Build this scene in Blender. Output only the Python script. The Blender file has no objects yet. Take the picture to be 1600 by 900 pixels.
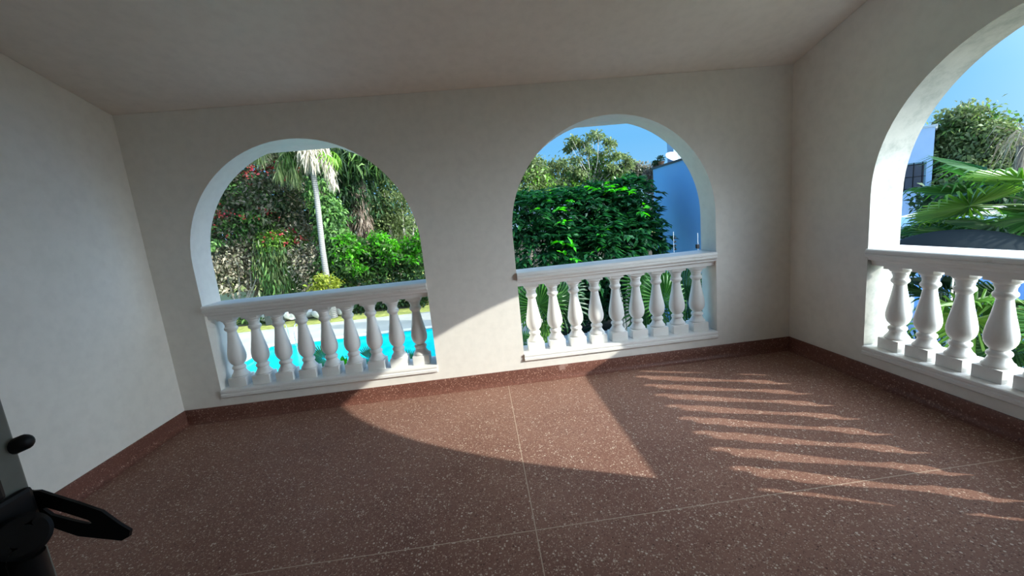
import bpy, bmesh, math, random
import numpy as np
from mathutils import Vector, Matrix

# ---------------------------------------------------------------- camera, world, sun, exposure
sc = bpy.context.scene
PI = math.pi
YAW, PITCH, ROLL = 0.0679, -0.1631, -0.0977
F_PX = 629.95                                   # focal length for a 1600 px wide frame
CP = np.array([-0.0112, -3.4865, 1.45])
cy_, sy_, cp_, sp_, cr_, sr_ = math.cos(YAW), math.sin(YAW), math.cos(PITCH), math.sin(PITCH), math.cos(ROLL), math.sin(ROLL)
fw = np.array([sy_*cp_, cy_*cp_, sp_]); r0 = np.array([cy_, -sy_, 0.0]); u0 = np.cross(r0, fw)
rt = r0*cr_ + u0*sr_; up = -r0*sr_ + u0*cr_
cam_d = bpy.data.cameras.new('camera'); cam = bpy.data.objects.new('camera', cam_d)
sc.collection.objects.link(cam)
cam.matrix_world = Matrix(((rt[0], up[0], -fw[0], CP[0]), (rt[1], up[1], -fw[1], CP[1]), (rt[2], up[2], -fw[2], CP[2]), (0, 0, 0, 1)))
cam_d.sensor_width = 36; cam_d.lens = 36*F_PX/1600; cam_d.clip_start = 0.02; cam_d.clip_end = 500
sc.camera = cam

SKY_STRENGTH = 0.72
w = bpy.data.worlds.new('sky'); sc.world = w; w.use_nodes = True
nt = w.node_tree; nt.nodes.clear()
wo = nt.nodes.new('ShaderNodeOutputWorld'); bg = nt.nodes.new('ShaderNodeBackground')
tc = nt.nodes.new('ShaderNodeTexCoord'); sx = nt.nodes.new('ShaderNodeSeparateXYZ'); cr = nt.nodes.new('ShaderNodeValToRGB')
nt.links.new(tc.outputs['Generated'], sx.inputs[0]); nt.links.new(sx.outputs['Z'], cr.inputs[0])
e = cr.color_ramp.elements
e[0].position = 0.0; e[0].color = (0.34, 0.62, 0.86, 1)
e[1].position = 1.0; e[1].color = (0.22, 0.48, 0.98, 1)
x_ = e.new(0.45); x_.color = (0.20, 0.52, 1.0, 1)
x_ = e.new(0.16); x_.color = (0.165, 0.50, 0.90, 1)
x_ = e.new(0.06); x_.color = (0.24, 0.56, 0.89, 1)
SUN_DIR = Vector((-1.0, 0.446, -0.502)).normalized()   # direction the light travels
# the sky brightens and whitens towards the sun
GLOW, GLOW_P = 28.0, 7.0
dp = nt.nodes.new('ShaderNodeVectorMath'); dp.operation = 'DOT_PRODUCT'; nt.links.new(tc.outputs['Generated'], dp.inputs[0]); dp.inputs[1].default_value = -SUN_DIR
mx0 = nt.nodes.new('ShaderNodeMath'); mx0.operation = 'MAXIMUM'; nt.links.new(dp.outputs['Value'], mx0.inputs[0]); mx0.inputs[1].default_value = 0
pw = nt.nodes.new('ShaderNodeMath'); pw.operation = 'POWER'; nt.links.new(mx0.outputs[0], pw.inputs[0]); pw.inputs[1].default_value = GLOW_P
gl = nt.nodes.new('ShaderNodeVectorMath'); gl.operation = 'SCALE'; gl.inputs[0].default_value = (0.52*GLOW, 0.60*GLOW, 0.66*GLOW); nt.links.new(pw.outputs[0], gl.inputs['Scale'])
ad0 = nt.nodes.new('ShaderNodeVectorMath'); ad0.operation = 'ADD'; nt.links.new(cr.outputs[0], ad0.inputs[0]); nt.links.new(gl.outputs[0], ad0.inputs[1])
nt.links.new(ad0.outputs[0], bg.inputs[0]); bg.inputs[1].default_value = SKY_STRENGTH
nt.links.new(bg.outputs[0], wo.inputs[0])

sd = bpy.data.lights.new('sun', 'SUN'); sd.energy = 4.45; sd.angle = math.radians(0.55); sd.color = (0.98, 0.96, 0.86)
sun = bpy.data.objects.new('sun', sd); sc.collection.objects.link(sun)
sun.rotation_euler = SUN_DIR.to_track_quat('-Z', 'Y').to_euler(); sun.location = (20, -10, 12)

sc.view_settings.view_transform = 'Standard'; sc.view_settings.look = 'None'
sc.view_settings.exposure = 0.6; sc.view_settings.gamma = 1.0; sc.view_settings.use_curve_mapping = False
try:
    sc.cycles.max_bounces = 12; sc.cycles.diffuse_bounces = 7; sc.cycles.transparent_max_bounces = 8
except Exception: pass

# ---------------------------------------------------------------- helpers
col = sc.collection
rnd = random.Random(7)

def ray(px, py): return fw + rt*(px-800)/F_PX - up*(py-450)/F_PX
def at(px, py, Y=None, X=None, Z=None):
    v = ray(px, py)
    t = (Y-CP[1])/v[1] if Y is not None else (X-CP[0])/v[0] if X is not None else (Z-CP[2])/v[2]
    return Vector(CP + v*t)

def mat(name, build=None, rough=0.7, color=(0.8, 0.8, 0.8), spec=0.3, metal=0.0):
    m = bpy.data.materials.new(name); m.use_nodes = True
    n = m.node_tree; b = n.nodes['Principled BSDF']
    b.inputs['Base Color'].default_value = (*color, 1); b.inputs['Roughness'].default_value = rough
    b.inputs['Specular IOR Level'].default_value = spec; b.inputs['Metallic'].default_value = metal
    if build: build(m, n, b)
    return m
def nd(n, t, **k):
    x = n.nodes.new(t)
    for a, v in k.items(): setattr(x, a, v)
    return x
def ramp(n, stops, src, interp='LINEAR'):
    c = nd(n, 'ShaderNodeValToRGB'); el = c.color_ramp.elements; c.color_ramp.interpolation = interp
    while len(el) < len(stops): el.new(0.5)
    for e_, (p, cc) in zip(el, sorted(stops)): e_.position = p; e_.color = (*cc, 1)
    n.links.new(src, c.inputs[0]); return c
def noise(n, scale, detail=4, rough=.55, coord='Object', vec=None):
    t = nd(n, 'ShaderNodeTexCoord'); x = nd(n, 'ShaderNodeTexNoise')
    x.inputs['Scale'].default_value = scale; x.inputs['Detail'].default_value = detail; x.inputs['Roughness'].default_value = rough
    n.links.new(vec if vec else t.outputs[coord], x.inputs['Vector']); return x
def mottled(c0, c1, scale=3.0, detail=5, bump=0.0, bscale=60):
    def f(m, n, b):
        x = noise(n, scale, detail); c = ramp(n, [(0.3, c0), (0.7, c1)], x.outputs['Fac'])
        n.links.new(c.outputs[0], b.inputs['Base Color'])
        if bump:
            y = noise(n, bscale, 3); bp = nd(n, 'ShaderNodeBump'); bp.inputs['Strength'].default_value = bump
            bp.inputs['Distance'].default_value = 0.004
            n.links.new(y.outputs['Fac'], bp.inputs['Height']); n.links.new(bp.outputs[0], b.inputs['Normal'])
    return f
def leaf_mat(name, cols, trans=0.35, rough=0.5, spec=0.25):
    def f(m, n, b):
        g = nd(n, 'ShaderNodeNewGeometry')
        st = [((i+0.5)/len(cols), c) for i, c in enumerate(cols)]
        c = ramp(n, st, g.outputs['Random Per Island'])
        n.links.new(c.outputs[0], b.inputs['Base Color'])
        tr = nd(n, 'ShaderNodeBsdfTranslucent'); mx = nd(n, 'ShaderNodeMixShader'); mx.inputs[0].default_value = trans
        hs = nd(n, 'ShaderNodeHueSaturation'); hs.inputs['Value'].default_value = 1.3; hs.inputs['Saturation'].default_value = 1.1
        n.links.new(c.outputs[0], hs.inputs['Color']); n.links.new(hs.outputs[0], tr.inputs[0])
        o = n.nodes['Material Output']
        n.links.new(b.outputs[0], mx.inputs[1]); n.links.new(tr.outputs[0], mx.inputs[2]); n.links.new(mx.outputs[0], o.inputs[0])
    return mat(name, f, rough=rough, spec=spec)

def link_mesh(name, me, m, parent=None):
    o = bpy.data.objects.new(name, me); col.objects.link(o)
    if m is not None: me.materials.append(m)
    if parent is not None: o.parent = parent
    return o
def obj(name, bm, m, parent=None, smooth=None):
    bmesh.ops.recalc_face_normals(bm, faces=bm.faces)
    me = bpy.data.meshes.new(name); bm.to_mesh(me); bm.free()
    if smooth is not None:
        me.shade_smooth(); me.set_sharp_from_angle(angle=math.radians(smooth))
    return link_mesh(name, me, m, parent)
def struct(o): o['kind'] = 'structure'; return o
def tag(o, label, cat, group=None, kind=None):
    o['label'] = label; o['category'] = cat
    if group: o['group'] = group
    if kind: o['kind'] = kind
    return o
def thing(name, label, cat, loc=(0, 0, 0), rz=0, group=None):
    o = bpy.data.objects.new(name, None); col.objects.link(o); o.location = loc; o.rotation_euler = (0, 0, rz)
    o.empty_display_size = 0.2
    return tag(o, label, cat, group)
def local(o, p):                                   # world point -> local of an unrotated empty
    return Vector(p) - o.location
def box(bm, lo, hi, bevel=0.0):
    lo = Vector(lo); hi = Vector(hi)
    r = bmesh.ops.create_cube(bm, size=1.0)
    vs = r['verts']; c = (lo+hi)/2; s = hi-lo
    for v in vs: v.co = Vector((v.co.x*s.x, v.co.y*s.y, v.co.z*s.z)) + c
    if bevel:
        es = list({e for v in vs for e in v.link_edges})
        bmesh.ops.bevel(bm, geom=es, offset=bevel, segments=2, affect='EDGES', profile=0.6)
def tube(bm, pts, rad, seg=8, cap=True):
    pts = [Vector(p) for p in pts]; n = len(pts)
    if not hasattr(rad, '__len__'): rad = [rad]*n
    rings = []; ref = None
    for i, p in enumerate(pts):
        t = (pts[min(i+1, n-1)] - pts[max(i-1, 0)]).normalized()
        if ref is None: ref = t.orthogonal().normalized()
        a = (ref - t*ref.dot(t)).normalized(); ref = a; b = t.cross(a)
        rings.append([bm.verts.new(p + (a*math.cos(2*PI*k/seg) + b*math.sin(2*PI*k/seg))*rad[i]) for k in range(seg)])
    for i in range(n-1):
        for k in range(seg):
            bm.faces.new((rings[i][k], rings[i][(k+1) % seg], rings[i+1][(k+1) % seg], rings[i+1][k]))
    if cap:
        bm.faces.new(rings[0][::-1]); bm.faces.new(rings[-1])
def lathe(bm, prof, seg=32, origin=(0, 0, 0), axis='Z'):
    o = Vector(origin); rings = []
    for r, z in prof:
        rings.append([bm.verts.new(o + Vector((r*math.cos(2*PI*k/seg), r*math.sin(2*PI*k/seg), z))) for k in range(seg)])
    for i in range(len(prof)-1):
        for k in range(seg):
            bm.faces.new((rings[i][k], rings[i][(k+1) % seg], rings[i+1][(k+1) % seg], rings[i+1][k]))
    bm.faces.new(rings[0][::-1]); bm.faces.new(rings[-1])
def prism(bm, poly, f, a, b):
    """extrude a 2-D polygon: f(u, v, w) gives the 3-D point, w runs from a to b"""
    A = [bm.verts.new(f(u, v, a)) for u, v in poly]; B = [bm.verts.new(f(u, v, b)) for u, v in poly]
    n = len(poly)
    bm.faces.new(A[::-1]); bm.faces.new(B)
    for i in range(n): bm.faces.new((A[i], A[(i+1) % n], B[(i+1) % n], B[i]))

# ---------------------------------------------------------------- materials of the building
def wall_build(c0, c1, stain=True):
    def f(m, n, b):
        x = noise(n, 1.3, 5); y = noise(n, 14, 4)
        c = ramp(n, [(0.3, c0), (0.7, c1)], x.outputs['Fac'])
        d = ramp(n, [(0.25, (0.93, 0.93, 0.93)), (0.6, (1, 1, 1))], y.outputs['Fac'])
        mx = nd(n, 'ShaderNodeMixRGB', blend_type='MULTIPLY'); mx.inputs[0].default_value = 1
        n.links.new(c.outputs[0], mx.inputs[1]); n.links.new(d.outputs[0], mx.inputs[2]); n.links.new(mx.outputs[0], b.inputs['Base Color'])
        z = noise(n, 90, 3); bp = nd(n, 'ShaderNodeBump'); bp.inputs['Strength'].default_value = 0.12; bp.inputs['Distance'].default_value = 0.002
        n.links.new(z.outputs['Fac'], bp.inputs['Height']); n.links.new(bp.outputs[0], b.inputs['Normal'])
    return f
M = {}
M['wall'] = mat('white_plaster', wall_build((0.765, 0.735, 0.68), (0.81, 0.785, 0.73)), rough=0.65, spec=0.2)
M['ceiling'] = mat('ceiling_plaster', wall_build((0.79, 0.74, 0.68), (0.83, 0.785, 0.725)), rough=0.8, spec=0.1)
def balus(m, n, b):
    x = noise(n, 9, 5, .6); c = ramp(n, [(0.26, (0.70, 0.685, 0.65)), (0.36, (0.79, 0.78, 0.75)), (0.8, (0.82, 0.815, 0.79))], x.outputs['Fac'])
    n.links.new(c.outputs[0], b.inputs['Base Color'])
    z = noise(n, 60, 3); bp = nd(n, 'ShaderNodeBump'); bp.inputs['Strength'].default_value = 0.2; bp.inputs['Distance'].default_value = 0.003
    n.links.new(z.outputs['Fac'], bp.inputs['Height']); n.links.new(bp.outputs[0], b.inputs['Normal'])
M['baluster'] = mat('painted_concrete', balus, rough=0.45, spec=0.35)

def terrazzo(skirt=False):
    def f(m, n, b):
        t = nd(n, 'ShaderNodeTexCoord')
        # big soft mottling
        big = noise(n, 1.2, 4, .6); base = ramp(n, [(0.3, (0.225, 0.112, 0.082)), (0.7, (0.315, 0.170, 0.126))], big.outputs['Fac'])
        # stone chips of two sizes
        def chips(scale, thr, stops, prev):
            v = nd(n, 'ShaderNodeTexVoronoi'); v.inputs['Scale'].default_value = scale; n.links.new(t.outputs['Object'], v.inputs['Vector'])
            s = nd(n, 'ShaderNodeSeparateColor'); n.links.new(v.outputs['Color'], s.inputs[0])
            lt = nd(n, 'ShaderNodeMath', operation='LESS_THAN'); n.links.new(s.outputs[0], lt.inputs[0]); lt.inputs[1].default_value = thr
            ds = nd(n, 'ShaderNodeMath', operation='LESS_THAN'); n.links.new(v.outputs['Distance'], ds.inputs[0]); ds.inputs[1].default_value = 0.42
            mu = nd(n, 'ShaderNodeMath', operation='MULTIPLY'); n.links.new(lt.outputs[0], mu.inputs[0]); n.links.new(ds.outputs[0], mu.inputs[1])
            c = ramp(n, stops, s.outputs[1]); mx = nd(n, 'ShaderNodeMixRGB'); n.links.new(mu.outputs[0], mx.inputs[0])
            n.links.new(prev, mx.inputs[1]); n.links.new(c.outputs[0], mx.inputs[2]); return mx.outputs[0]
        p = base.outputs[0]
        p = chips(150, 0.62, [(0.0, (0.11, 0.055, 0.042)), (0.4, (0.31, 0.165, 0.12)), (0.75, (0.46, 0.31, 0.235)), (1, (0.62, 0.48, 0.38))], p)
        p = chips(82, 0.30, [(0.0, (0.14, 0.07, 0.055)), (0.35, (0.38, 0.22, 0.165)), (0.7, (0.54, 0.39, 0.30)), (1, (0.72, 0.60, 0.49))], p)
        if not skirt:
            # cast strips between the bays, flush in the floor
            sp = nd(n, 'ShaderNodeSeparateXYZ'); n.links.new(t.outputs['Object'], sp.inputs[0])
            def line(out, pos, half):
                a = nd(n, 'ShaderNodeMath', operation='SUBTRACT'); n.links.new(out, a.inputs[0]); a.inputs[1].default_value = pos
                c = nd(n, 'ShaderNodeMath', operation='ABSOLUTE'); n.links.new(a.outputs[0], c.inputs[0])
                d = nd(n, 'ShaderNodeMath', operation='LESS_THAN'); n.links.new(c.outputs[0], d.inputs[0]); d.inputs[1].default_value = half
                return d.outputs[0]
            lx = line(sp.outputs[0], 0.105, 0.0024); ly = line(sp.outputs[1], -1.79, 0.0024)
            ad = nd(n, 'ShaderNodeMath', operation='MAXIMUM'); n.links.new(lx, ad.inputs[0]); n.links.new(ly, ad.inputs[1])
            mx = nd(n, 'ShaderNodeMixRGB'); n.links.new(ad.outputs[0], mx.inputs[0]); n.links.new(p, mx.inputs[1]); mx.inputs[2].default_value = (0.55, 0.42, 0.32, 1)
            p = mx.outputs[0]
        tn = nd(n, 'ShaderNodeMixRGB', blend_type='MULTIPLY'); tn.inputs[0].default_value = 1; n.links.new(p, tn.inputs[1]); tn.inputs[2].default_value = (0.88, 0.88, 0.88, 1)
        n.links.new(tn.outputs[0], b.inputs['Base Color'])
        ro = noise(n, 5, 5); rr = ramp(n, [(0.3, (0.42,)*3), (0.7, (0.60,)*3)], ro.outputs['Fac']); n.links.new(rr.outputs[0], b.inputs['Roughness'])
    return f
M['floor'] = mat('red_terrazzo', terrazzo(), spec=0.08)
def skirt_b(m, n, b):
    terrazzo(True)(m, n, b)
    prev = b.inputs['Base Color'].links[0].from_socket
    x = noise(n, 2.6, 6, .7); k = ramp(n, [(0.66, (0, 0, 0)), (0.70, (0.55,)*3)], x.outputs['Fac'])
    mx = nd(n, 'ShaderNodeMixRGB'); n.links.new(k.outputs[0], mx.inputs[0]); n.links.new(prev, mx.inputs[1]); mx.inputs[2].default_value = (0.66, 0.60, 0.54, 1)
    dk = nd(n, 'ShaderNodeMixRGB', blend_type='MULTIPLY'); dk.inputs[0].default_value = 1; n.links.new(mx.outputs[0], dk.inputs[1]); dk.inputs[2].default_value = (0.62, 0.46, 0.44, 1)
    n.links.new(dk.outputs[0], b.inputs['Base Color'])
M['skirt'] = mat('skirting_terrazzo', skirt_b, spec=0.35)

# ---------------------------------------------------------------- the room
XL, XR = -2.688, 2.812
T = 0.25                                          # wall thickness
YR = -3.95                                        # rear wall behind the camera
HC, SL = 2.539, 0.258                             # ceiling height at the back wall and its slope
def zc(y): return HC - SL*y
G = -2.8                                          # garden level
SPR = 1.34
A1 = (-2.357, -0.507); A2 = (0.277, 2.100); A3 = (-2.556, -0.745)     # the three arches
TR, SPR3 = 0.25, 1.385                            # the right wall's own thickness and springing height

def arch_wall(name, outline, holes, f, thick):
    """outline / holes in the wall's own (s, z); f(s, z, d) gives the 3-D point at depth d"""
    bm = bmesh.new()
    def loop(pts):
        vs = [bm.verts.new(f(s, z, 0)) for s, z in pts]
        for i in range(len(vs)): bm.edges.new((vs[i], vs[(i+1) % len(vs)]))
    loop(outline)
    for h in holes: loop(h)
    bmesh.ops.triangle_fill(bm, use_beauty=True, use_dissolve=False, edges=bm.edges[:])
    r = bmesh.ops.extrude_face_region(bm, geom=bm.faces[:])
    d = Vector(f(0, 0, thick)) - Vector(f(0, 0, 0))
    for v in r['geom']:
        if isinstance(v, bmesh.types.BMVert): v.co += d
    o = obj(name, bm, M["wall"], smooth=30); return struct(o)
def arch_hole(a, b, z0=0.19, seg=40, spr=SPR):
    c = (a+b)/2; R = (b-a)/2; pts = [(a, z0), (b, z0)]
    for k in range(seg+1):
        t = PI*k/seg; pts.append((c + R*math.cos(t), spr + R*math.sin(t)))
    return pts
arch_wall('wall_back', [(XL-T, -0.02), (XR+TR, -0.02), (XR+TR, HC-0.002), (XL-T, HC-0.002)], [arch_hole(*A1), arch_hole(*A2)],
          lambda s, z, d: (s, d, z), T)
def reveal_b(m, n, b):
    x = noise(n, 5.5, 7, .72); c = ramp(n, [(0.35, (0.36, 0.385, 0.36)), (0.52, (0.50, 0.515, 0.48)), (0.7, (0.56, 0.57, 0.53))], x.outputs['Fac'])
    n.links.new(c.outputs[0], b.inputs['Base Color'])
M['reveal'] = mat('weathered_sun_dimmed_reveal', reveal_b, rough=.75, spec=.12)  # weathered paint, its colour also darkened to hold down the sunlight's brightness
wr = arch_wall('wall_right', [(YR, -0.02), (0, -0.02), (0, zc(0)-0.002), (YR, zc(YR)-0.002)], [arch_hole(*A3, spr=SPR3)],
          lambda s, z, d: (XR+d, s, z), TR)
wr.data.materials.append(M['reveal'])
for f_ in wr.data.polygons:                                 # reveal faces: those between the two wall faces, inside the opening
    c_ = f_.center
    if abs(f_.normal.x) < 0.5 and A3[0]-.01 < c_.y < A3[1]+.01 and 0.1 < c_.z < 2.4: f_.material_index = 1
arch_wall('wall_left', [(YR, -0.02), (0, -0.02), (0, zc(0)-0.002), (YR, zc(YR)-0.002)], [], lambda s, z, d: (XL-d, s, z), T)
bm = bmesh.new(); box(bm, (XL-T, YR-T, -0.02), (XR+T, YR, zc(YR)-0.03)); struct(obj('wall_rear', bm, M['wall']))
bm = bmesh.new(); box(bm, (XL-T, YR-T, -0.2), (XR+T, T, 0)); struct(obj('floor', bm, M['floor']))
bm = bmesh.new()                                  # sloping roof slab with an eave beyond the back wall
prism(bm, [(YR-T, zc(YR-T)), (0.80, zc(0.80)), (0.80, zc(0.80)+0.16), (YR-T, zc(YR-T)+0.2)], lambda u, v, w_: (w_, u, v), XL-T-0.3, XR+T+0.05)
struct(obj('ceiling', bm, M['ceiling']))
# skirting: upright strip with a cove at its foot
SK = [(0, 0), (0.05, 0), (0.036, 0.004), (0.024, 0.013), (0.017, 0.028), (0.014, 0.05), (0.014, 0.112), (0.009, 0.1215), (0, 0.1215)]
bm = bmesh.new(); prism(bm, SK, lambda u, v, w_: (w_, -u, v), XL, XR); struct(obj('baseboard_back', bm, M['skirt'], smooth=50))
bm = bmesh.new(); prism(bm, SK, lambda u, v, w_: (XL+u, w_, v), YR, 0); struct(obj('baseboard_left', bm, M['skirt'], smooth=50))
bm = bmesh.new(); prism(bm, SK, lambda u, v, w_: (XR-u, w_, v), YR, 0); struct(obj('baseboard_right', bm, M['skirt'], smooth=50))
# storey below the terrace
bm = bmesh.new(); box(bm, (XL-T, YR-T-4, G-0.1), (XR+T, T-0.02, -0.2)); struct(obj('wall_lower', bm, M['wall']))

# ---------------------------------------------------------------- balustrades
BP = [(0.070, 0.0), (0.070, 0.004), (0.072, 0.010), (0.068, 0.018), (0.060, 0.026), (0.052, 0.040), (0.047, 0.054), (0.046, 0.062),
      (0.056, 0.066), (0.060, 0.073), (0.060, 0.080), (0.055, 0.088), (0.045, 0.093), (0.047, 0.100), (0.058, 0.110), (0.072, 0.125), (0.082, 0.145), (0.0865, 0.168), (0.086, 0.190),
      (0.080, 0.225), (0.070, 0.268), (0.059, 0.315), (0.050, 0.360), (0.043, 0.400), (0.040, 0.412),
      (0.050, 0.417), (0.056, 0.425), (0.056, 0.434), (0.050, 0.442), (0.041, 0.448), (0.040, 0.462), (0.044, 0.474), (0.050, 0.480), (0.052, 0.487), (0.049, 0.491),
      (0.056, 0.496), (0.064, 0.505), (0.066, 0.512)]
BP = [(r if z < 0.05 or z > 0.495 else (0.046+(r-0.046)*0.62 if z < 0.10 or z > 0.405 else r*0.82), z) for r, z in BP]
def baluster_mesh():
    bm = bmesh.new()
    box(bm, (-0.074, -0.074, 0.0), (0.074, 0.074, 0.080), 0.004)
    lathe(bm, [(r, z+0.0805) for r, z in BP], 36)
    box(bm, (-0.066, -0.066, 0.5925), (0.066, 0.066, 0.618), 0.003)
    bmesh.ops.recalc_face_normals(bm, faces=bm.faces)
    me = bpy.data.meshes.new('baluster'); bm.to_mesh(me); bm.free()
    me.shade_smooth(); me.set_sharp_from_angle(angle=math.radians(38)); me.materials.append(M['baluster'])
    return me
BM = baluster_mesh()
def balustrade(label, a, b, f, centres, loc, T=T):
    t = thing('balustrade', label, 'balustrade', loc, 0, 'balustrades in the arches')
    L = lambda p: Vector(p) - Vector(loc)
    rail = [(-0.020, 0.945), (-0.024, 0.952), (-0.024, 0.964), (-0.018, 0.968), (-0.026, 0.973), (-0.026, 0.985), (-0.020, 0.997), (-0.010, 1.003), (T+0.01, 1.003), (T+0.022, 0.995), (T+0.026, 0.985), (T+0.026, 0.955), (T+0.022, 0.945),
            (T+0.004, 0.940), (T-0.002, 0.932), (T-0.002, 0.920), (T-0.060, 0.918), (T-0.085, 0.908), (T-0.090, 0.878), (0.034, 0.876), (0.030, 0.906), (0.020, 0.916), (0.002, 0.920), (0.002, 0.932), (-0.004, 0.940)]
    bm = bmesh.new(); prism(bm, rail, lambda u, v, w_: L(f(w_, u, v)), a+0.001, b-0.001)
    obj('handrail', bm, M['baluster'], t, smooth=25)
    sill = [(-0.012, 0.196), (-0.018, 0.202), (-0.018, 0.222), (-0.010, 0.228), (-0.010, 0.234), (-0.016, 0.240), (-0.014, 0.256), (-0.006, 0.260), (T+0.006, 0.260), (T+0.016, 0.250), (T+0.016, 0.20), (T+0.010, 0.196)]
    bm = bmesh.new(); prism(bm, sill, lambda u, v, w_: L(f(w_, u, v)), a+0.001, b-0.001)
    obj('plinth', bm, M['baluster'], t, smooth=25)
    for c in centres:
        o = link_mesh('baluster', BM, None, t); o.location = L(f(c, 0.125, 0.2595))
    return t
balustrade('white balustrade in the left arch of the far wall, pool behind it', *A1, lambda s, d, z: (s, d, z),
           [-2.243+0.1992*i for i in range(9)], ((A1[0]+A1[1])/2, 0.125, 0.196))
balustrade('white balustrade in the right arch of the far wall, left balusters in sunlight', *A2, lambda s, d, z: (s, d, z),
           [0.405+0.1962*i for i in range(9)], ((A2[0]+A2[1])/2, 0.125, 0.196))
balustrade('white balustrade in the arch of the right wall, sunlit from outside', *A3, lambda s, d, z: (XR+d, s, z),
           [-0.876-0.1940*i for i in range(9)], (XR+0.125, (A3[0]+A3[1])/2, 0.196), TR)

# ---------------------------------------------------------------- open metal door with its latch, at the left
M['door'] = mat('grey_green_painted_steel', mottled((0.155, 0.165, 0.150), (0.24, 0.25, 0.225), 9, 6), rough=0.5, spec=0.35)
M['black'] = mat('black_painted_metal', mottled((0.006, 0.006, 0.007), (0.011, 0.011, 0.013), 20, 3), rough=0.45, spec=0.22)
M['dark_glass'] = mat('dark_glass', rough=0.12, color=(0.012, 0.014, 0.016), spec=0.5)
DE = at(38, 735, Y=-2.885); DX, DY = DE.x, -2.885          # free edge of the leaf
door = thing('metal_door', 'open grey metal door with black latch and lever, at the left beside the camera', 'door', (DX, DY, 0.0))
def D(p): return Vector(p)                                  # local: +x to the room, -y towards the hinges
bm = bmesh.new(); box(bm, (-0.045, -0.042, 0.015), (0.0, 0.0, 2.15), 0.003); obj('stile', bm, M['door'], door)
bm = bmesh.new(); box(bm, (-0.045, -0.90, 0.015), (0.0, -0.86, 2.15), 0.003); obj('stile', bm, M['door'], door)
for z0, z1 in ((0.015, 0.16), (2.05, 2.15)):
    bm = bmesh.new(); box(bm, (-0.045, -0.86, z0), (0.0, -0.042, z1), 0.003); obj('rail', bm, M['door'], door)
bm = bmesh.new(); box(bm, (-0.032, -0.86, 0.16), (-0.012, -0.042, 2.05)); obj('pane', bm, M['dark_glass'], door)
def dl(px, py, off=0.0):                                    # point seen at a pixel, at the latch's own distance
    return at(px, py, Y=-2.885+off) - door.location
# lock box on the face of the stile
bm = bmesh.new(); box(bm, (0.0005, -0.085, dl(30, 812).z), (0.012, -0.006, dl(30, 757).z), 0.006)
box(bm, (0.0005, -0.085, dl(0, 757).z), (0.016, -0.040, dl(0, 725).z), 0.005); obj('lock_case', bm, M['black'], door)
# lever with a rounded end
bm = bmesh.new(); p0 = dl(-26, 722); p1 = dl(8, 704); p2 = dl(40, 690)
tube(bm, [p0, p1, (p1+p2)/2, p2, p2+(p2-p1)*0.10, p2+(p2-p1)*0.2], [0.011, 0.012, 0.0115, 0.0112, 0.0095, 0.005], 16)
tube(bm, [dl(2, 706), dl(-4, 745)], 0.012, 12)
obj('lever', bm, M['black'], door, smooth=50)
# slotted hasp plate reaching into the room
def hasp_pt(u, v, w_):                                      # pixel outline, lifted off by thickness
    return dl(u, v, 0.0) + Vector((0.0, -0.0, w_))
outer = [(20, 764), (48, 768), (60, 767), (78, 773), (120, 786), (158, 799), (186, 819), (203, 829), (201, 839), (190, 845), (160, 842), (122, 838), (92, 828), (60, 815), (20, 800)]
inner = [(66, 795), (72, 793), (104, 802), (138, 813), (143, 817), (137, 819), (110, 813), (80, 805)]
bm = bmesh.new()
for lp in (outer, inner):
    vs = [bm.verts.new(dl(x, y, 0.0)) for x, y in lp]
    for i in range(len(vs)): bm.edges.new((vs[i], vs[(i+1) % len(vs)]))
bmesh.ops.triangle_fill(bm, use_beauty=True, edges=bm.edges[:])
r = bmesh.ops.extrude_face_region(bm, geom=bm.faces[:])
for v in r['geom']:
    if isinstance(v, bmesh.types.BMVert): v.co += Vector((0.0, 0.005, -0.001))
obj('hasp', bm, M['black'], door)
# round cylinder knob under the hasp and the bolt rod below it
kc = dl(34, 838, -0.05)
kd = (Vector(CP) - (kc + door.location)).normalized()
bm = bmesh.new()
tube(bm, [kc-kd*0.015, kc-kd*0.012, kc+kd*0.006, kc+kd*0.010, kc+kd*0.0105, kc+kd*0.004], [0.026, 0.0295, 0.0295, 0.025, 0.014, 0.012], 32)
obj('knob', bm, M['black'], door, smooth=40)
bm = bmesh.new(); b0 = dl(44, 838)
tube(bm, [(0.020, -0.045, b0.z), (0.020, -0.045, 0.12)], 0.019, 16)
obj('bolt_rod', bm, M['black'], door, smooth=40)

# ---------------------------------------------------------------- garden ground and pool
def ground_mat(name, c0, c1, scale, bump=0.3, bs=40): return mat(name, mottled(c0, c1, scale, 8, bump, bs), rough=0.95, spec=0.1)
M['lawn'] = ground_mat('lawn_grass', (0.20, 0.23, 0.05), (0.42, 0.42, 0.13), 3.5)
M['deck'] = ground_mat('pale_concrete', (0.36, 0.355, 0.305), (0.44, 0.43, 0.375), 1.0)
M['soil'] = ground_mat('dark_soil', (0.035, 0.030, 0.022), (0.09, 0.075, 0.05), 4)
M['dry'] = ground_mat('dry_lawn', (0.16, 0.14, 0.07), (0.26, 0.22, 0.12), 4)
M['yard'] = ground_mat('grey_concrete', (0.36, 0.38, 0.42), (0.44, 0.46, 0.50), 2)
M['kerb'] = ground_mat('white_kerb', (0.62, 0.62, 0.60), (0.74, 0.74, 0.72), 3)
PX0, PX1, PY0, PY1 = -9.35, -0.9, 6.4, 13.9
def slab(name, x0, x1, y0, y1, z0, z1, m):
    bm = bmesh.new(); box(bm, (x0, y0, z0), (x1, y1, z1)); return struct(obj(name, bm, m))
slab('lawn', -70, 60, 17.6, 90, G-0.6, G-0.01, M['lawn'])
slab('lawn', -70, -17, -30, 17.6, G-0.6, G-0.01, M['lawn'])
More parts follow.
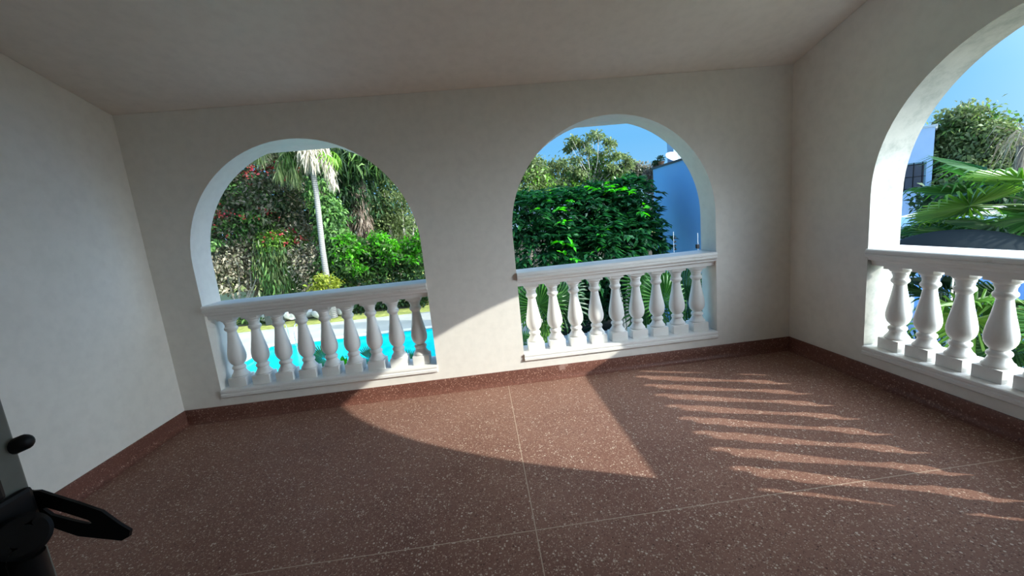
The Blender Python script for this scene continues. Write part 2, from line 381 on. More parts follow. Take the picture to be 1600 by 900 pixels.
# deck around the pool as four slabs
slab('pool_deck', -17, PX0, -6, 17.6, G-0.4, G, M['deck'])
slab('pool_deck', PX1, 1.9, T, 17.6, G-0.4, G, M['deck'])
slab('pool_deck', PX0, PX1, PY1, 17.6, G-0.4, G, M['deck'])
slab('pool_deck', PX0, PX1, T, PY0, G-0.4, G, M['deck'])
slab('planting_bed', 1.9, 30.0, 17.6, 89, G-0.4, G+0.005, M['soil'])
slab('planting_bed', 1.9, 11.0, T, 17.6, G-0.4, G-0.02, M['soil'])
slab('dry_lawn', 3.07, 60, -30, T, G-0.5, G-0.02, M['dry'])
slab('dry_lawn', 11.0, 60, T, 17.6, G-0.5, G-0.02, M['dry'])
pool = thing('swimming_pool', 'turquoise swimming pool in the pale deck, seen through the left balustrade', 'pool', ((PX0+PX1)/2, (PY0+PY1)/2, G))
pl = pool.location
M['pool_tile'] = mat('turquoise_pool_tile', mottled((0.0, 0.50, 0.60), (0.01, 0.60, 0.68), 1.5), rough=0.3)
M['coping'] = mat('pool_coping', mottled((0.62, 0.60, 0.53), (0.72, 0.70, 0.63), 4), rough=0.8)
bm = bmesh.new()
for lo, hi in (((PX0, PY0, G-1.6), (PX1, PY1, G-1.5)), ((PX0, PY0, G-1.5), (PX0+.08, PY1, G-.02)), ((PX1-.08, PY0, G-1.5), (PX1, PY1, G-.02)),
               ((PX0+.08, PY0, G-1.5), (PX1-.08, PY0+.08, G-.02)), ((PX0+.08, PY1-.08, G-1.5), (PX1-.08, PY1, G-.02))):
    box(bm, Vector(lo)-pl, Vector(hi)-pl)
obj('basin', bm, M['pool_tile'], pool)
bm = bmesh.new(); cw = 0.32
for lo, hi in (((PX0-cw, PY0-cw, G+.001), (PX0+.03, PY1+cw, G+.04)), ((PX1-.03, PY0-cw, G+.001), (PX1+cw, PY1+cw, G+.04)),
               ((PX0+.03, PY0-cw, G+.001), (PX1-.03, PY0+.03, G+.04)), ((PX0+.03, PY1-.03, G+.001), (PX1-.03, PY1+cw, G+.04))):
    box(bm, Vector(lo)-pl, Vector(hi)-pl, 0.01)
obj('coping', bm, M['coping'], pool)
def water_b(m, n, b):
    x = noise(n, 2.2, 3); c = ramp(n, [(0.35, (0.0, 0.62, 0.66)), (0.65, (0.01, 0.74, 0.74))], x.outputs['Fac'])
    n.links.new(c.outputs[0], b.inputs['Base Color'])
    y = noise(n, 5, 4); bp = nd(n, 'ShaderNodeBump'); bp.inputs['Strength'].default_value = 0.25; bp.inputs['Distance'].default_value = 0.03
    n.links.new(y.outputs['Fac'], bp.inputs['Height']); n.links.new(bp.outputs[0], b.inputs['Normal'])
M['water'] = mat('turquoise_water', water_b, rough=0.2, spec=0.08)
bm = bmesh.new(); box(bm, Vector((PX0+.08, PY0+.08, G-1.5))-pl, Vector((PX1-.08, PY1-.08, G-.09))-pl); obj('water', bm, M['water'], pool)
# pool ladder
M['steel'] = mat('polished_steel', rough=0.25, color=(0.75, 0.76, 0.77), metal=1.0)
lad = thing('pool_ladder', 'pair of chrome grab rails at the far left corner of the pool', 'pool ladder', (-8.45, PY1+0.1, G+0.04))
for dx in (-0.27, 0.27):
    bm = bmesh.new(); tube(bm, [(dx, 0.35, 0), (dx, 0.33, 0.55), (dx, 0.22, 0.8), (dx, 0.05, 0.86), (dx, -0.16, 0.75), (dx, -0.28, 0.45), (dx, -0.30, -0.14)], 0.022, 8)
    obj('grab_rail', bm, M['steel'], lad, smooth=60)
for z in (-0.05,):
    bm = bmesh.new(); box(bm, (-0.25, -0.34, z-.015), (0.25, -0.27, z+.015), .004); obj('step', bm, M['steel'], lad)
# kerb lines
bm = bmesh.new(); box(bm, (-30, 19.35, G-.01), (-4.5, 19.5, G+.05), .01); tag(obj('garden_edging', bm, mat('dark_edging', rough=.9, color=(0.05, 0.045, 0.035))), 'low dark edging across the grass strip beyond the pool', 'edging')
bm = bmesh.new(); box(bm, (2.1, 9.7, G-.02), (6.4, 10.05, G+.14), .02); tag(obj('kerb', bm, M['kerb']), 'pale kerb in the shaded planting bed behind the right balusters of the far wall', 'kerb')

# ---------------------------------------------------------------- foliage machinery
def quads_mesh(name, V, nq, m, parent=None, tri=False):
    me = bpy.data.meshes.new(name); k = 4
    V = V.reshape(-1, 3); n = nq
    me.vertices.add(len(V)); me.vertices.foreach_set('co', V.astype(np.float32).ravel())
    me.loops.add(n*k); me.polygons.add(n)
    me.loops.foreach_set('vertex_index', np.arange(n*k, dtype=np.int32))
    me.polygons.foreach_set('loop_start', np.arange(0, n*k, k, dtype=np.int32))
    me.polygons.foreach_set('loop_total', np.full(n, k, dtype=np.int32))
    me.update(calc_edges=True)
    return link_mesh(name, me, m, parent)
def unit(a): return a/np.maximum(np.linalg.norm(a, axis=-1, keepdims=True), 1e-9)
def leaves(P, A, N, L, W, droop=0.0):
    """P base points, A leaf directions, N normals, L, W sizes -> diamond leaves"""
    B = unit(np.cross(A, N)); L = L[:, None]; W = W[:, None]
    mid = P + A*L*0.45 + N*L*0.06
    tip = P + A*L - np.array([0, 0, 1.0])*L*droop
    return np.stack([P, mid+B*W*0.5, tip, mid-B*W*0.5], 1)
def foliage(name, blobs, m, parent, n=6000, L=0.16, W=0.07, clumps=160, cr=0.28, seed=1, mode='rand', shell=0.55, droop=0.15, zmin=None, flat=1.0):
    g = np.random.default_rng(seed)
    c = np.array([b[0] for b in blobs], float); r = np.array([b[1] for b in blobs], float)
    vol = np.prod(r, 1)**(2/3); pick = g.choice(len(blobs), clumps, p=vol/vol.sum())
    d = unit(g.normal(size=(clumps, 3))); d[:, 2] = np.where(d[:, 2] < -0.6, -d[:, 2], d[:, 2])
    rad = shell + (1-shell)*g.random(clumps)**0.5
    cc = c[pick] + d*r[pick]*rad[:, None]
    outw = unit(d/r[pick])
    k = g.integers(0, clumps, n)
    o = g.normal(size=(n, 3)); o[:, 2] *= 0.65*flat
    P = cc[k] + o*cr*0.55
    if mode == 'rand':
        A = unit(outw[k]*0.5 + g.normal(size=(n, 3))*0.8 + np.array([0, 0, -droop]))
        N = unit(outw[k]*0.6 + g.normal(size=(n, 3))*0.6 + np.array([0, 0, 0.6]))
    elif mode == 'whorl':
        tips = cc[k] + (g.normal(size=(n, 3)))*0.03
        ph = g.random(n)*2*PI; A = np.stack([np.cos(ph), np.sin(ph), g.normal(size=n)*0.25-0.25], 1)
        A = unit(A + outw[k]*0.35)
        P = tips; N = unit(np.array([0, 0, 1.0]) + g.normal(size=(n, 3))*0.2)
    elif mode == 'layer':                         # long leaves hanging in flat sprays
        sd = g.random(clumps)*2*PI
        dirc = unit(outw*0.8 + np.stack([np.cos(sd), np.sin(sd), np.full(clumps, -0.1)], 1)*0.6)
        t = g.random(n); side = np.where(g.random(n) < .5, -1, 1)
        sp = unit(np.cross(dirc, np.array([0, 0, 1.0])))
        base = cc[k] + dirc[k]*(t*cr*2.2)[:, None] - np.array([0, 0, 1])*(t*t*cr*0.7)[:, None]
        A = unit(dirc[k]*0.55 + sp[k]*side[:, None]*0.8 + np.array([0, 0, -0.25]) + g.normal(size=(n, 3))*0.12)
        P = base; N = unit(np.array([0, 0, 1.0]) + g.normal(size=(n, 3))*0.25)
    elif mode == 'hang':
        A = unit(np.array([0, 0, -1.0]) + outw[k]*0.25 + g.normal(size=(n, 3))*0.22)
        N = unit(outw[k] + g.normal(size=(n, 3))*0.5)
        P[:, 2] -= g.random(n)*cr
    if zmin is not None:
        keep = P[:, 2] > zmin; P, A, N = P[keep], A[keep], N[keep]
    n2 = len(P)
    s = 0.65 + 0.7*g.random(n2)
    V = leaves(P, A, N, L*s, W*s, droop)
    V = V - np.array(parent.location) if parent is not None else V
    return quads_mesh(name, V, n2, m, parent)
def trunk(parent, pts, rads, m, name='trunk', seg=10):
    bm = bmesh.new(); tube(bm, [local(parent, p) for p in pts], rads, seg); return obj(name, bm, m, parent, smooth=70)
def limbs(parent, base, tips, r0_, m, seed=0, name='branches'):
    rr = random.Random(seed); bm = bmesh.new()
    for t in tips:
        a = local(parent, base); b = local(parent, t); mid = (a+b)/2 + Vector((rr.uniform(-.15, .15), rr.uniform(-.15, .15), rr.uniform(0, .2)))*(b-a).length*0.5
        tube(bm, [a, (a+mid)/2+Vector((0, 0, .03)), mid, (mid+b)/2, b], [r0_, r0_*.8, r0_*.6, r0_*.42, r0_*.22], 6)
    return obj(name, bm, m, parent, smooth=70)
bark = lambda c0, c1, s=12: mottled(c0, c1, s, 6, 0.5, 30)
M['bark'] = mat('grey_brown_bark', bark((0.10, 0.08, 0.06), (0.22, 0.19, 0.15)), rough=0.9, spec=.1)
M['bark_pale'] = mat('pale_bark', bark((0.30, 0.28, 0.24), (0.50, 0.47, 0.41)), rough=0.9, spec=.1)
def ringbark(m, n, b):
    t = nd(n, 'ShaderNodeTexCoord'); wv = nd(n, 'ShaderNodeTexWave'); wv.bands_direction = 'Z'; wv.inputs['Scale'].default_value = 3.2; wv.inputs['Distortion'].default_value = 2.5
    n.links.new(t.outputs['Object'], wv.inputs['Vector'])
    c = ramp(n, [(0.1, (0.17, 0.16, 0.145)), (0.6, (0.27, 0.255, 0.235)), (1, (0.33, 0.315, 0.29))], wv.outputs['Fac']); n.links.new(c.outputs[0], b.inputs['Base Color'])
M['palm_bark'] = mat('ringed_palm_bark', ringbark, rough=.9, spec=.1)
LM = {
 'dark': leaf_mat('dark_green_leaf', [(0.018, 0.045, 0.016), (0.03, 0.075, 0.024), (0.05, 0.11, 0.03), (0.03, 0.06, 0.03)]),
 'maroon': leaf_mat('bougainvillea_leaf', [(0.03, 0.045, 0.022), (0.06, 0.07, 0.035), (0.05, 0.085, 0.03), (0.10, 0.10, 0.06), (0.15, 0.13, 0.10)]),
 'flower': leaf_mat('red_bract', [(0.32, 0.035, 0.035), (0.50, 0.09, 0.07), (0.38, 0.04, 0.07)], trans=.25),
 'mid': leaf_mat('mid_green_leaf', [(0.05, 0.12, 0.025), (0.10, 0.20, 0.04), (0.16, 0.27, 0.07), (0.08, 0.14, 0.05)]),
 'olive': leaf_mat('olive_leaf', [(0.10, 0.14, 0.045), (0.17, 0.23, 0.075), (0.23, 0.29, 0.12), (0.14, 0.17, 0.08)]),
 'bright': leaf_mat('bright_green_leaf', [(0.05, 0.24, 0.01), (0.09, 0.38, 0.015), (0.13, 0.48, 0.025), (0.05, 0.18, 0.02)]),
 'lime': leaf_mat('lime_leaf', [(0.14, 0.30, 0.035), (0.22, 0.40, 0.06), (0.10, 0.21, 0.03)]),
 'yellow': leaf_mat('yellow_green_leaf', [(0.26, 0.30, 0.035), (0.36, 0.38, 0.06), (0.18, 0.25, 0.03)]),
 'dry': leaf_mat('dry_leaf', [(0.16, 0.13, 0.09), (0.28, 0.24, 0.17), (0.36, 0.33, 0.24), (0.17, 0.18, 0.10)], trans=.2),
 'straw': leaf_mat('dead_frond', [(0.42, 0.36, 0.27), (0.56, 0.50, 0.38), (0.66, 0.60, 0.47)], trans=.15, rough=.8),
 'brown': leaf_mat('brown_frond', [(0.16, 0.11, 0.08), (0.26, 0.20, 0.15), (0.34, 0.27, 0.21)], trans=.1, rough=.8),
 'glossy': leaf_mat('glossy_green_leaf', [(0.008, 0.050, 0.018), (0.012, 0.07, 0.026), (0.03, 0.16, 0.03), (0.010, 0.055, 0.03), (0.018, 0.10, 0.026)], trans=.3, rough=.38, spec=.4),
 'glossy_new': leaf_mat('young_green_leaf', [(0.05, 0.40, 0.02), (0.10, 0.55, 0.03), (0.03, 0.28, 0.03)], trans=.4, rough=.4),
 'vine': leaf_mat('vine_leaf', [(0.06, 0.15, 0.04), (0.12, 0.26, 0.06), (0.20, 0.36, 0.10), (0.05, 0.10, 0.04)]),
 'fan': leaf_mat('fan_palm_leaf', [(0.035, 0.13, 0.022), (0.055, 0.18, 0.03), (0.08, 0.22, 0.04)], trans=.35, rough=.42, spec=.35),
 'fan_dark': leaf_mat('dark_fan_palm_leaf', [(0.022, 0.075, 0.022), (0.035, 0.11, 0.03), (0.05, 0.14, 0.04)], trans=.3, rough=.42, spec=.35),
 'fan_light': leaf_mat('pale_fan_palm_leaf', [(0.11, 0.25, 0.035), (0.16, 0.32, 0.05)], trans=.35, rough=.42, spec=.35),
}
def blob(px, py, Y, rx, rz, ry=None):              # a leafy mass: centre on a pixel at distance Y, half sizes in pixels
    c = at(px, py, Y=Y); k = (Y-CP[1])/F_PX
    return (tuple(c), (rx*k, (ry*k if ry else min(rx, rz)*k), rz*k))
def plant(name, label, cat, x, y, group=None): return thing(name, label, cat, (x, y, G), 0, group)
def base_of(px, Y):                                # foot on the ground under a pixel column
    p = at(px, 450, Y=Y); return p.x, p.y

# ---------------------------------------------------------------- garden seen through the left arch
bt = 'trees and shrubs beyond the pool'
def bush(name, label, cat, px, Y, blobs, lm, stem=None, group=bt, **kw):
    x, y = base_of(px, Y); t = plant(name, label, cat, x, y, group)
    foliage('foliage', blobs, LM[lm], t, **kw)
    return t
# far dark tree belt
for i, (px, top, lab) in enumerate(((300, 150, 'tall dark tree behind the left side of the left arch'), (420, 170, 'tall dark tree behind the red flowered bougainvillea'),
                                   (560, 150, 'tall dark tree behind the brown palm in the left arch'))):
    x, y = base_of(px, 30); t = plant('background_tree', lab, 'tree', x, y, bt)
    k = 33.5/F_PX
    bl = [blob(px, 250, 30, 75, 75), blob(px-30, 340, 29, 70, 70), blob(px+35, 370, 29.5, 70, 70), blob(px, 430, 28.5, 85, 45), blob(px+20, top+30, 30.5, 55, 60)]
    foliage('foliage', bl, LM['dark'], t, n=9000, L=0.55, W=0.28, clumps=260, cr=1.0, seed=20+i, shell=.3)
    trunk(t, [(x, y, G), (x+.2, y, 1), (x, y, 5)], [.28, .22, .12], M['bark'])
# bougainvillea
x, y = base_of(380, 22.5); t = plant('bougainvillea', 'dark bougainvillea with small red flowers at the upper left of the left arch', 'shrub', x, y, bt)
bl = [blob(400, 262, 22.8, 48, 38), blob(352, 310, 22.5, 38, 45), blob(430, 320, 22, 45, 45), blob(385, 360, 22.3, 55, 35), blob(455, 275, 23, 30, 45)]
foliage('foliage', bl, LM['maroon'], t, n=9000, L=0.24, W=0.12, clumps=420, cr=0.55, seed=3, shell=.5)
foliage('foliage', [blob(345, 370, 21.6, 30, 26), blob(350, 300, 22, 28, 20), blob(395, 350, 21.6, 25, 15)], LM['vine'], t, n=1500, L=0.26, W=0.12, clumps=60, cr=0.5, seed=4)
foliage('flowers', [blob(378, 262, 22.0, 36, 24), blob(420, 275, 21.7, 40, 18), blob(385, 340, 21.3, 55, 12), blob(440, 375, 21.2, 36, 14), blob(345, 350, 21.3, 14, 30)], LM['flower'], t, n=520, L=0.17, W=0.13, clumps=120, cr=0.20, seed=5, shell=.7)['kind'] = 'stuff'
limbs(t, (x, y, G), [at(360, 330, Y=22.5), at(400, 300, Y=22.5), at(440, 330, Y=22.5)], .12, M['bark'])
# lower left scrub
x, y = base_of(365, 22); t = plant('dry_shrub', 'dusty brown shrub low at the left edge of the left arch', 'shrub', x, y, bt)
foliage('foliage', [blob(350, 405, 22, 30, 28), blob(392, 400, 22, 28, 26), blob(365, 440, 21.8, 45, 28), blob(330, 430, 22, 20, 40)], LM['dry'], t, n=4200, L=0.22, W=0.11, clumps=230, cr=0.45, seed=6, shell=.5)
limbs(t, (x, y, G), [at(388, 395, Y=21.9), at(350, 400, Y=22), at(372, 380, Y=21.9), at(410, 410, Y=21.9)], .09, M['bark_pale'], 2)
x, y = base_of(440, 21.5); t = plant('weeping_vine', 'light green vine hanging in strands left of the palm trunk', 'vine', x, y, bt)
foliage('foliage', [blob(430, 380, 21.4, 20, 15), blob(455, 376, 21.6, 14, 12)], LM['lime'], t, n=1100, L=0.20, W=0.09, clumps=60, cr=0.36, seed=7)
foliage('foliage', [blob(432, 384, 21.7, 30, 20), blob(465, 380, 21.8, 24, 18)], LM['mid'], t, n=1300, L=0.22, W=0.09, clumps=90, cr=0.4, seed=77)
foliage('hanging_strands', [blob(425, 415, 21.3, 14, 45), blob(450, 420, 21.3, 18, 40)], LM['olive'], t, n=1500, L=0.30, W=0.07, clumps=90, cr=0.5, seed=8, mode='hang')
foliage('hanging_strands', [blob(440, 415, 21.6, 30, 45)], LM['vine'], t, n=1500, L=0.30, W=0.07, clumps=90, cr=0.5, seed=88, mode='hang')
trunk(t, [(x, y, G), at(438, 420, Y=21.8), at(440, 385, Y=21.8)], [.2, .17, .12], M['bark'])
x, y = base_of(485, 21); t = plant('dry_shrub', 'brown twiggy shrub just left of the palm trunk', 'shrub', x, y, bt)
foliage('foliage', [blob(485, 415, 21, 28, 34), blob(470, 372, 22, 28, 22), blob(500, 440, 20.8, 25, 30)], LM['dry'], t, n=4200, L=0.20, W=0.09, clumps=240, cr=0.42, seed=9, shell=.4)
limbs(t, (x, y, G), [at(470, 400, Y=21.2), at(490, 400, Y=21.2), at(505, 410, Y=21.2)], .07, M['bark'], 5)
# vine-clad trunk right of palm
x, y = base_of(530, 21); t = plant('vine_clad_tree', 'tree trunk wrapped in green climbing vine right of the tall palm', 'tree', x, y, bt)
trunk(t, [(x, y, G), at(525, 400, Y=21.3), at(515, 330, Y=21.3), at(500, 290, Y=21.3)], [.35, .3, .25, .15], M['bark'])
foliage('climbing_vine', [blob(500, 305, 21.1, 13, 28), blob(517, 350, 21, 18, 40), blob(530, 395, 20.9, 24, 32), blob(520, 425, 20.8, 26, 25)], LM['vine'], t, n=4600, L=0.24, W=0.13, clumps=230, cr=0.4, seed=10, shell=.6, droop=.4)
# brown-skirted palm, dark crown
x, y = base_of(575, 24); t = plant('shaggy_palm', 'shaggy palm with brown dead fronds and a dark green crown in the left arch', 'palm', x, y, bt)
trunk(t, [(x, y, G), at(570, 330, Y=24), at(562, 245, Y=24)], [.22, .18, .16], M['bark'])
foliage('dead_frond_skirt', [blob(562, 315, 23.9, 8, 36), blob(568, 352, 23.6, 9, 24), blob(542, 352, 23.9, 6, 24)], LM['brown'], t, n=1300, L=0.45, W=0.05, clumps=120, cr=0.3, seed=11, mode='hang')
foliage('crown', [blob(545, 250, 23.6, 40, 17), blob(575, 262, 23.4, 32, 16), blob(590, 232, 23.6, 30, 20)], LM['dark'], t, n=3200, L=0.5, W=0.08, clumps=160, cr=0.6, seed=12, mode='rand', droop=.5)
foliage('crown', [blob(545, 290, 24.2, 40, 40), blob(590, 300, 24.4, 30, 50), blob(550, 340, 24.4, 30, 35)], LM['dark'], t, n=2600, L=0.32, W=0.1, clumps=170, cr=0.6, seed=121, droop=.5)
foliage('crown', [blob(530, 262, 23.2, 20, 8), blob(575, 250, 23.0, 30, 10)], LM['mid'], t, n=600, L=0.6, W=0.12, clumps=50, cr=0.6, seed=13, droop=.5)
# pale open tree at right
x, y = base_of(625, 26); t = plant('pale_leafed_tree', 'airy pale green tree at the right side of the left arch', 'tree', x, y, bt)
foliage('foliage', [blob(620, 300, 26, 36, 40), blob(645, 340, 25.5, 36, 44), blob(600, 350, 25.7, 26, 34), blob(600, 262, 26, 18, 24), blob(640, 390, 25, 40, 26)], LM['olive'], t, n=9500, L=0.20, W=0.09, clumps=520, cr=0.42, seed=14, shell=.4)
limbs(t, (x, y, G), [at(600, 300, Y=26), at(625, 290, Y=26), at(650, 320, Y=26), at(610, 350, Y=26), at(645, 370, Y=26)], .13, M['bark_pale'], 9)
# bright shrubs
for i, (px, bl, lab) in enumerate(((548, [blob(543, 380, 20, 13, 10), blob(560, 395, 19.7, 15, 9), blob(538, 402, 19.6, 10, 7), blob(556, 424, 19.5, 17, 9)], 'vivid green leafy shrub just right of the palm trunk'),
                                   (600, [blob(592, 375, 20, 12, 12), blob(608, 388, 19.7, 14, 10), blob(614, 404, 19.6, 12, 9)], 'vivid green leafy shrub in the middle of the three'),
                                   (650, [blob(640, 388, 20, 12, 10), blob(656, 378, 19.7, 10, 12), blob(646, 404, 19.6, 12, 7)], 'vivid green leafy shrub at the right edge of the left arch'))):
    x, y = base_of(px, 20); t = plant('bright_shrub', lab, 'shrub', x, y, 'vivid green shrubs beyond the pool')
    foliage('foliage', bl, LM['bright'], t, n=620, L=0.25, W=0.13, clumps=60, cr=0.30, seed=30+i, shell=.6)
    foliage('foliage', bl + [blob(px, 430, 20.3, 30, 22), blob(px, 400, 20.4, 30, 22)], LM['mid'], t, n=1400, L=0.24, W=0.11, clumps=120, cr=0.42, seed=33+i, shell=.3)
    foliage('foliage', [blob(px, 430, 20.6, 34, 30), blob(px, 400, 20.8, 34, 28)], LM['dark'], t, n=1200, L=0.26, W=0.12, clumps=120, cr=0.45, seed=36+i, shell=.3)
    limbs(t, (x, y, G), [at(px-12, 410, Y=20), at(px+8, 400, Y=20), at(px+16, 415, Y=20)], .05, M['bark'], i)
x, y = base_of(508, 18.2); t = plant('yellow_shrub', 'small yellow-green shrub at the foot of the tall palm', 'shrub', x, y, bt)
foliage('foliage', [blob(508, 446, 18.2, 17, 14), blob(500, 460, 18.1, 18, 14)], LM['yellow'], t, n=700, L=0.22, W=0.08, clumps=60, cr=0.28, seed=40)
limbs(t, (x, y, G), [at(503, 455, Y=18.2), at(512, 452, Y=18.2)], .03, M['bark'])
# hedge of dark shrubs along the grass
for i, (px, w_, lm, lab) in enumerate(((395, 30, 'mid', 'low green shrub at the left end of the grass strip'), (560, 34, 'dark', 'low dark shrub behind the sixth baluster gap of the pool side'), (600, 34, 'dark', 'low dark shrub right of the middle of the pool'), (645, 34, 'dark', 'low dark shrub by the right end of the pool view'))):
    x, y = base_of(px, 20); t = plant('low_shrub', lab, 'shrub', x, y, 'low shrubs along the grass strip')
    foliage('foliage', [((x, y, G+.55), (1.0, .7, .7)), ((x+.5, y-.2, G+.4), (.7, .6, .5))], LM[lm], t, n=1600, L=.22, W=.10, clumps=90, cr=.35, seed=50+i, zmin=G+.03)
    limbs(t, (x, y, G), [(x-.3, y, G+.6), (x+.3, y, G+.6)], .03, M['bark'])
# garden wall piece at the far left
bm = bmesh.new(); p = at(372, 457, Y=25); box(bm, (-30, 25.0, G-.05), (at(402, 455, Y=25).x, 25.25, p.z), .02)
tag(obj('garden_wall', bm, mat('pale_green_wall', mottled((0.36, 0.42, 0.30), (0.46, 0.52, 0.38), 2), rough=.9)), 'low pale green garden wall at the lower left of the left arch', 'wall')
# white rocks
M['rock'] = mat('white_stone', mottled((0.50, 0.49, 0.46), (0.78, 0.77, 0.74), 3, 6, .4, 12), rough=.9)
M['rock_dark'] = mat('dark_stone', mottled((0.03, 0.035, 0.03), (0.08, 0.085, 0.075), 3, 6, .4, 12), rough=.9)
def rock(x, y, sx, sy, sz, m, lab, seed):
    rr = random.Random(seed); bm = bmesh.new(); bmesh.ops.create_icosphere(bm, subdivisions=3, radius=1)
    ph = [(Vector((rr.uniform(-1, 1), rr.uniform(-1, 1), rr.uniform(-1, 1))).normalized(), rr.uniform(.55, .95)) for _ in range(9)]
    for v in bm.verts:
        for n_, d_ in ph:
            q = v.co.dot(n_) - d_
            if q > 0: v.co -= n_*q
        v.co = Vector((v.co.x*sx, v.co.y*sy, v.co.z*sz))
    zmin = min(v.co.z for v in bm.verts)
    for v in bm.verts: v.co.z -= zmin + sz*.12
    o = obj('garden_rock', bm, m, smooth=30); o.location = (x, y, G); return tag(o, lab, 'rock', 'rocks on the grass strip')
for i, (px, py, s, mm, lab) in enumerate(((421, 503, .62, 'rock', 'pale garden rock left of the low dark box'), (455, 500, .75, 'rock', 'long white rock in the third gap of the pool side balusters'),
                                   (485, 495, .55, 'rock', 'white rock left of the palm foot'), (507, 497, .5, 'rock', 'white rock touching the palm foot at its left'), (537, 492, .5, 'rock', 'pale rock right of the palm foot'),
                                   (497, 486, .8, 'rock_dark', 'large dark boulder left of the palm'), (458, 486, .7, 'rock_dark', 'dark boulder behind the long white rock'))):
    p = at(px, py, Z=G); rock(p.x, p.y, s*1.25, s*.8, s*.8, M[mm], lab, 60+i)
p = at(433, 505, Z=G)
t = thing('pump_housing', 'dark box-shaped pump housing on the grass between pale rocks', 'pump housing', (p.x, p.y, G))
bm = bmesh.new(); box(bm, (-.42, -.35, 0), (.42, .35, .95), .03); obj('body', bm, mat('dark_green_grey', rough=.7, color=(0.05, 0.06, 0.055)), t)
bm = bmesh.new(); box(bm, (-.48, -.4, .951), (.48, .4, 1.02), .02); obj('lid', bm, mat('lid_grey', rough=.7, color=(0.09, 0.10, 0.095)), t)

# tall palm
pf = at(521, 496, Z=G)
PYd = pf.y
palm = plant('tall_palm', 'tall fan palm with slender grey trunk and straw-coloured dead fronds', 'palm', pf.x, pf.y)
tp = [pf, at(511, 438, Y=PYd), at(504, 390, Y=PYd), at(499, 345, Y=PYd), at(494, 300, Y=PYd), at(489, 268, Y=PYd), at(485, 235, Y=PYd), at(483, 215, Y=PYd)]
bm = bmesh.new(); tube(bm, [local(palm, p) for p in tp], [.24, .16, .145, .14, .135, .14, .16, .14], 14); obj('trunk', bm, M['palm_bark'], palm, smooth=60)
foliage('dead_frond_skirt', [blob(485, 242, PYd-.5, 10, 14), blob(482, 228, PYd-.5, 14, 12)], LM['straw'], palm, n=900, L=.5, W=.05, clumps=70, cr=.22, seed=70, mode='hang', shell=.7)
foliage('dead_frond_skirt', [blob(508, 240, PYd-.2, 5, 14), blob(514, 262, PYd-.2, 5, 14), blob(520, 282, PYd-.2, 4, 8)], LM['straw'], palm, n=360, L=.4, W=.045, clumps=50, cr=.13, seed=71, mode='hang', shell=.5)
def fan_mesh(name, m, n=30, spread=5.4, R=.55, split=.55, droop=.25, petiole=.6, seed=0, cup=.15):
    rr = random.Random(seed); bm = bmesh.new(); c = Vector((0, 0, 0))
    for i in range(n):
        a = -spread/2 + spread*(i+.5)/n; h = spread/n/2
        L = R*(1-.18*abs(a)/(spread/2))*rr.uniform(.93, 1.05)
        def pt(rr_, an, z=0): return Vector((math.sin(an)*rr_, math.cos(an)*rr_, z + cup*rr_*rr_/R))
        mr = L*split; zf = .018*R/.5
        v0 = bm.verts.new(pt(.01, a)); v1 = bm.verts.new(pt(mr, a-h*.96, -zf)); v2 = bm.verts.new(pt(mr, a+h*.96, -zf)); vm = bm.verts.new(pt(mr, a, zf))
        v3 = bm.verts.new(pt(L*.84, a-h*.35, -droop*L*.35)); v4 = bm.verts.new(pt(L*.84, a+h*.35, -droop*L*.35)); t_ = bm.verts.new(pt(L, a, -droop*L*rr.uniform(.7, 1.3)))
        bm.faces.new((v0, v1, vm)); bm.faces.new((v0, vm, v2)); bm.faces.new((v1, v3, vm)); bm.faces.new((vm, v3, v4)); bm.faces.new((vm, v4, v2)); bm.faces.new((v3, t_, v4))
    if petiole: tube(bm, [(0, 0, 0), (0, -petiole*.4, -.02), (0, -petiole, -.06)], [.006, .008, .011], 5)
    me = bpy.data.meshes.new(name); bm.to_mesh(me); bm.free(); me.materials.append(m); return me
# palm crown fronds
CF = fan_mesh('frond', LM['olive'], n=26, R=1.0, droop=.55, petiole=.9, seed=1)
CF2 = fan_mesh('frond', LM['lime'], n=26, R=1.0, droop=.8, petiole=.9, seed=2)
ct = local(palm, at(484, 222, Y=PYd))
for i in range(22):
    a = i*2.399; el = -0.75 + 1.7*(i/22)
    if math.sin(a) < -.2 and el < .1: continue               # only dead leaves hang on the near side
    o = link_mesh('frond', CF if i % 3 else CF2, None, palm)
    d = Vector((math.cos(a)*math.cos(el), math.sin(a)*math.cos(el), math.sin(el)))
    q = d.to_track_quat('Y', 'Z'); o.rotation_mode = 'QUATERNION'; o.rotation_quaternion = q; o.location = ct + d*1.0
for px, py, s in ((440, 262, 1.0), (452, 246, 1.1), (434, 290, .0), (403, 232, .9), (458, 268, .8)):
    if not s: continue
    b_ = at(px, py, Y=PYd-.3)
    foliage('hanging_frond', [(tuple(b_), (.22*s, .15, .5*s))], LM['olive'] if px != 452 else LM['mid'], palm, n=170, L=.55, W=.045, clumps=26, cr=.16, seed=int(px), mode='hang', shell=.3)

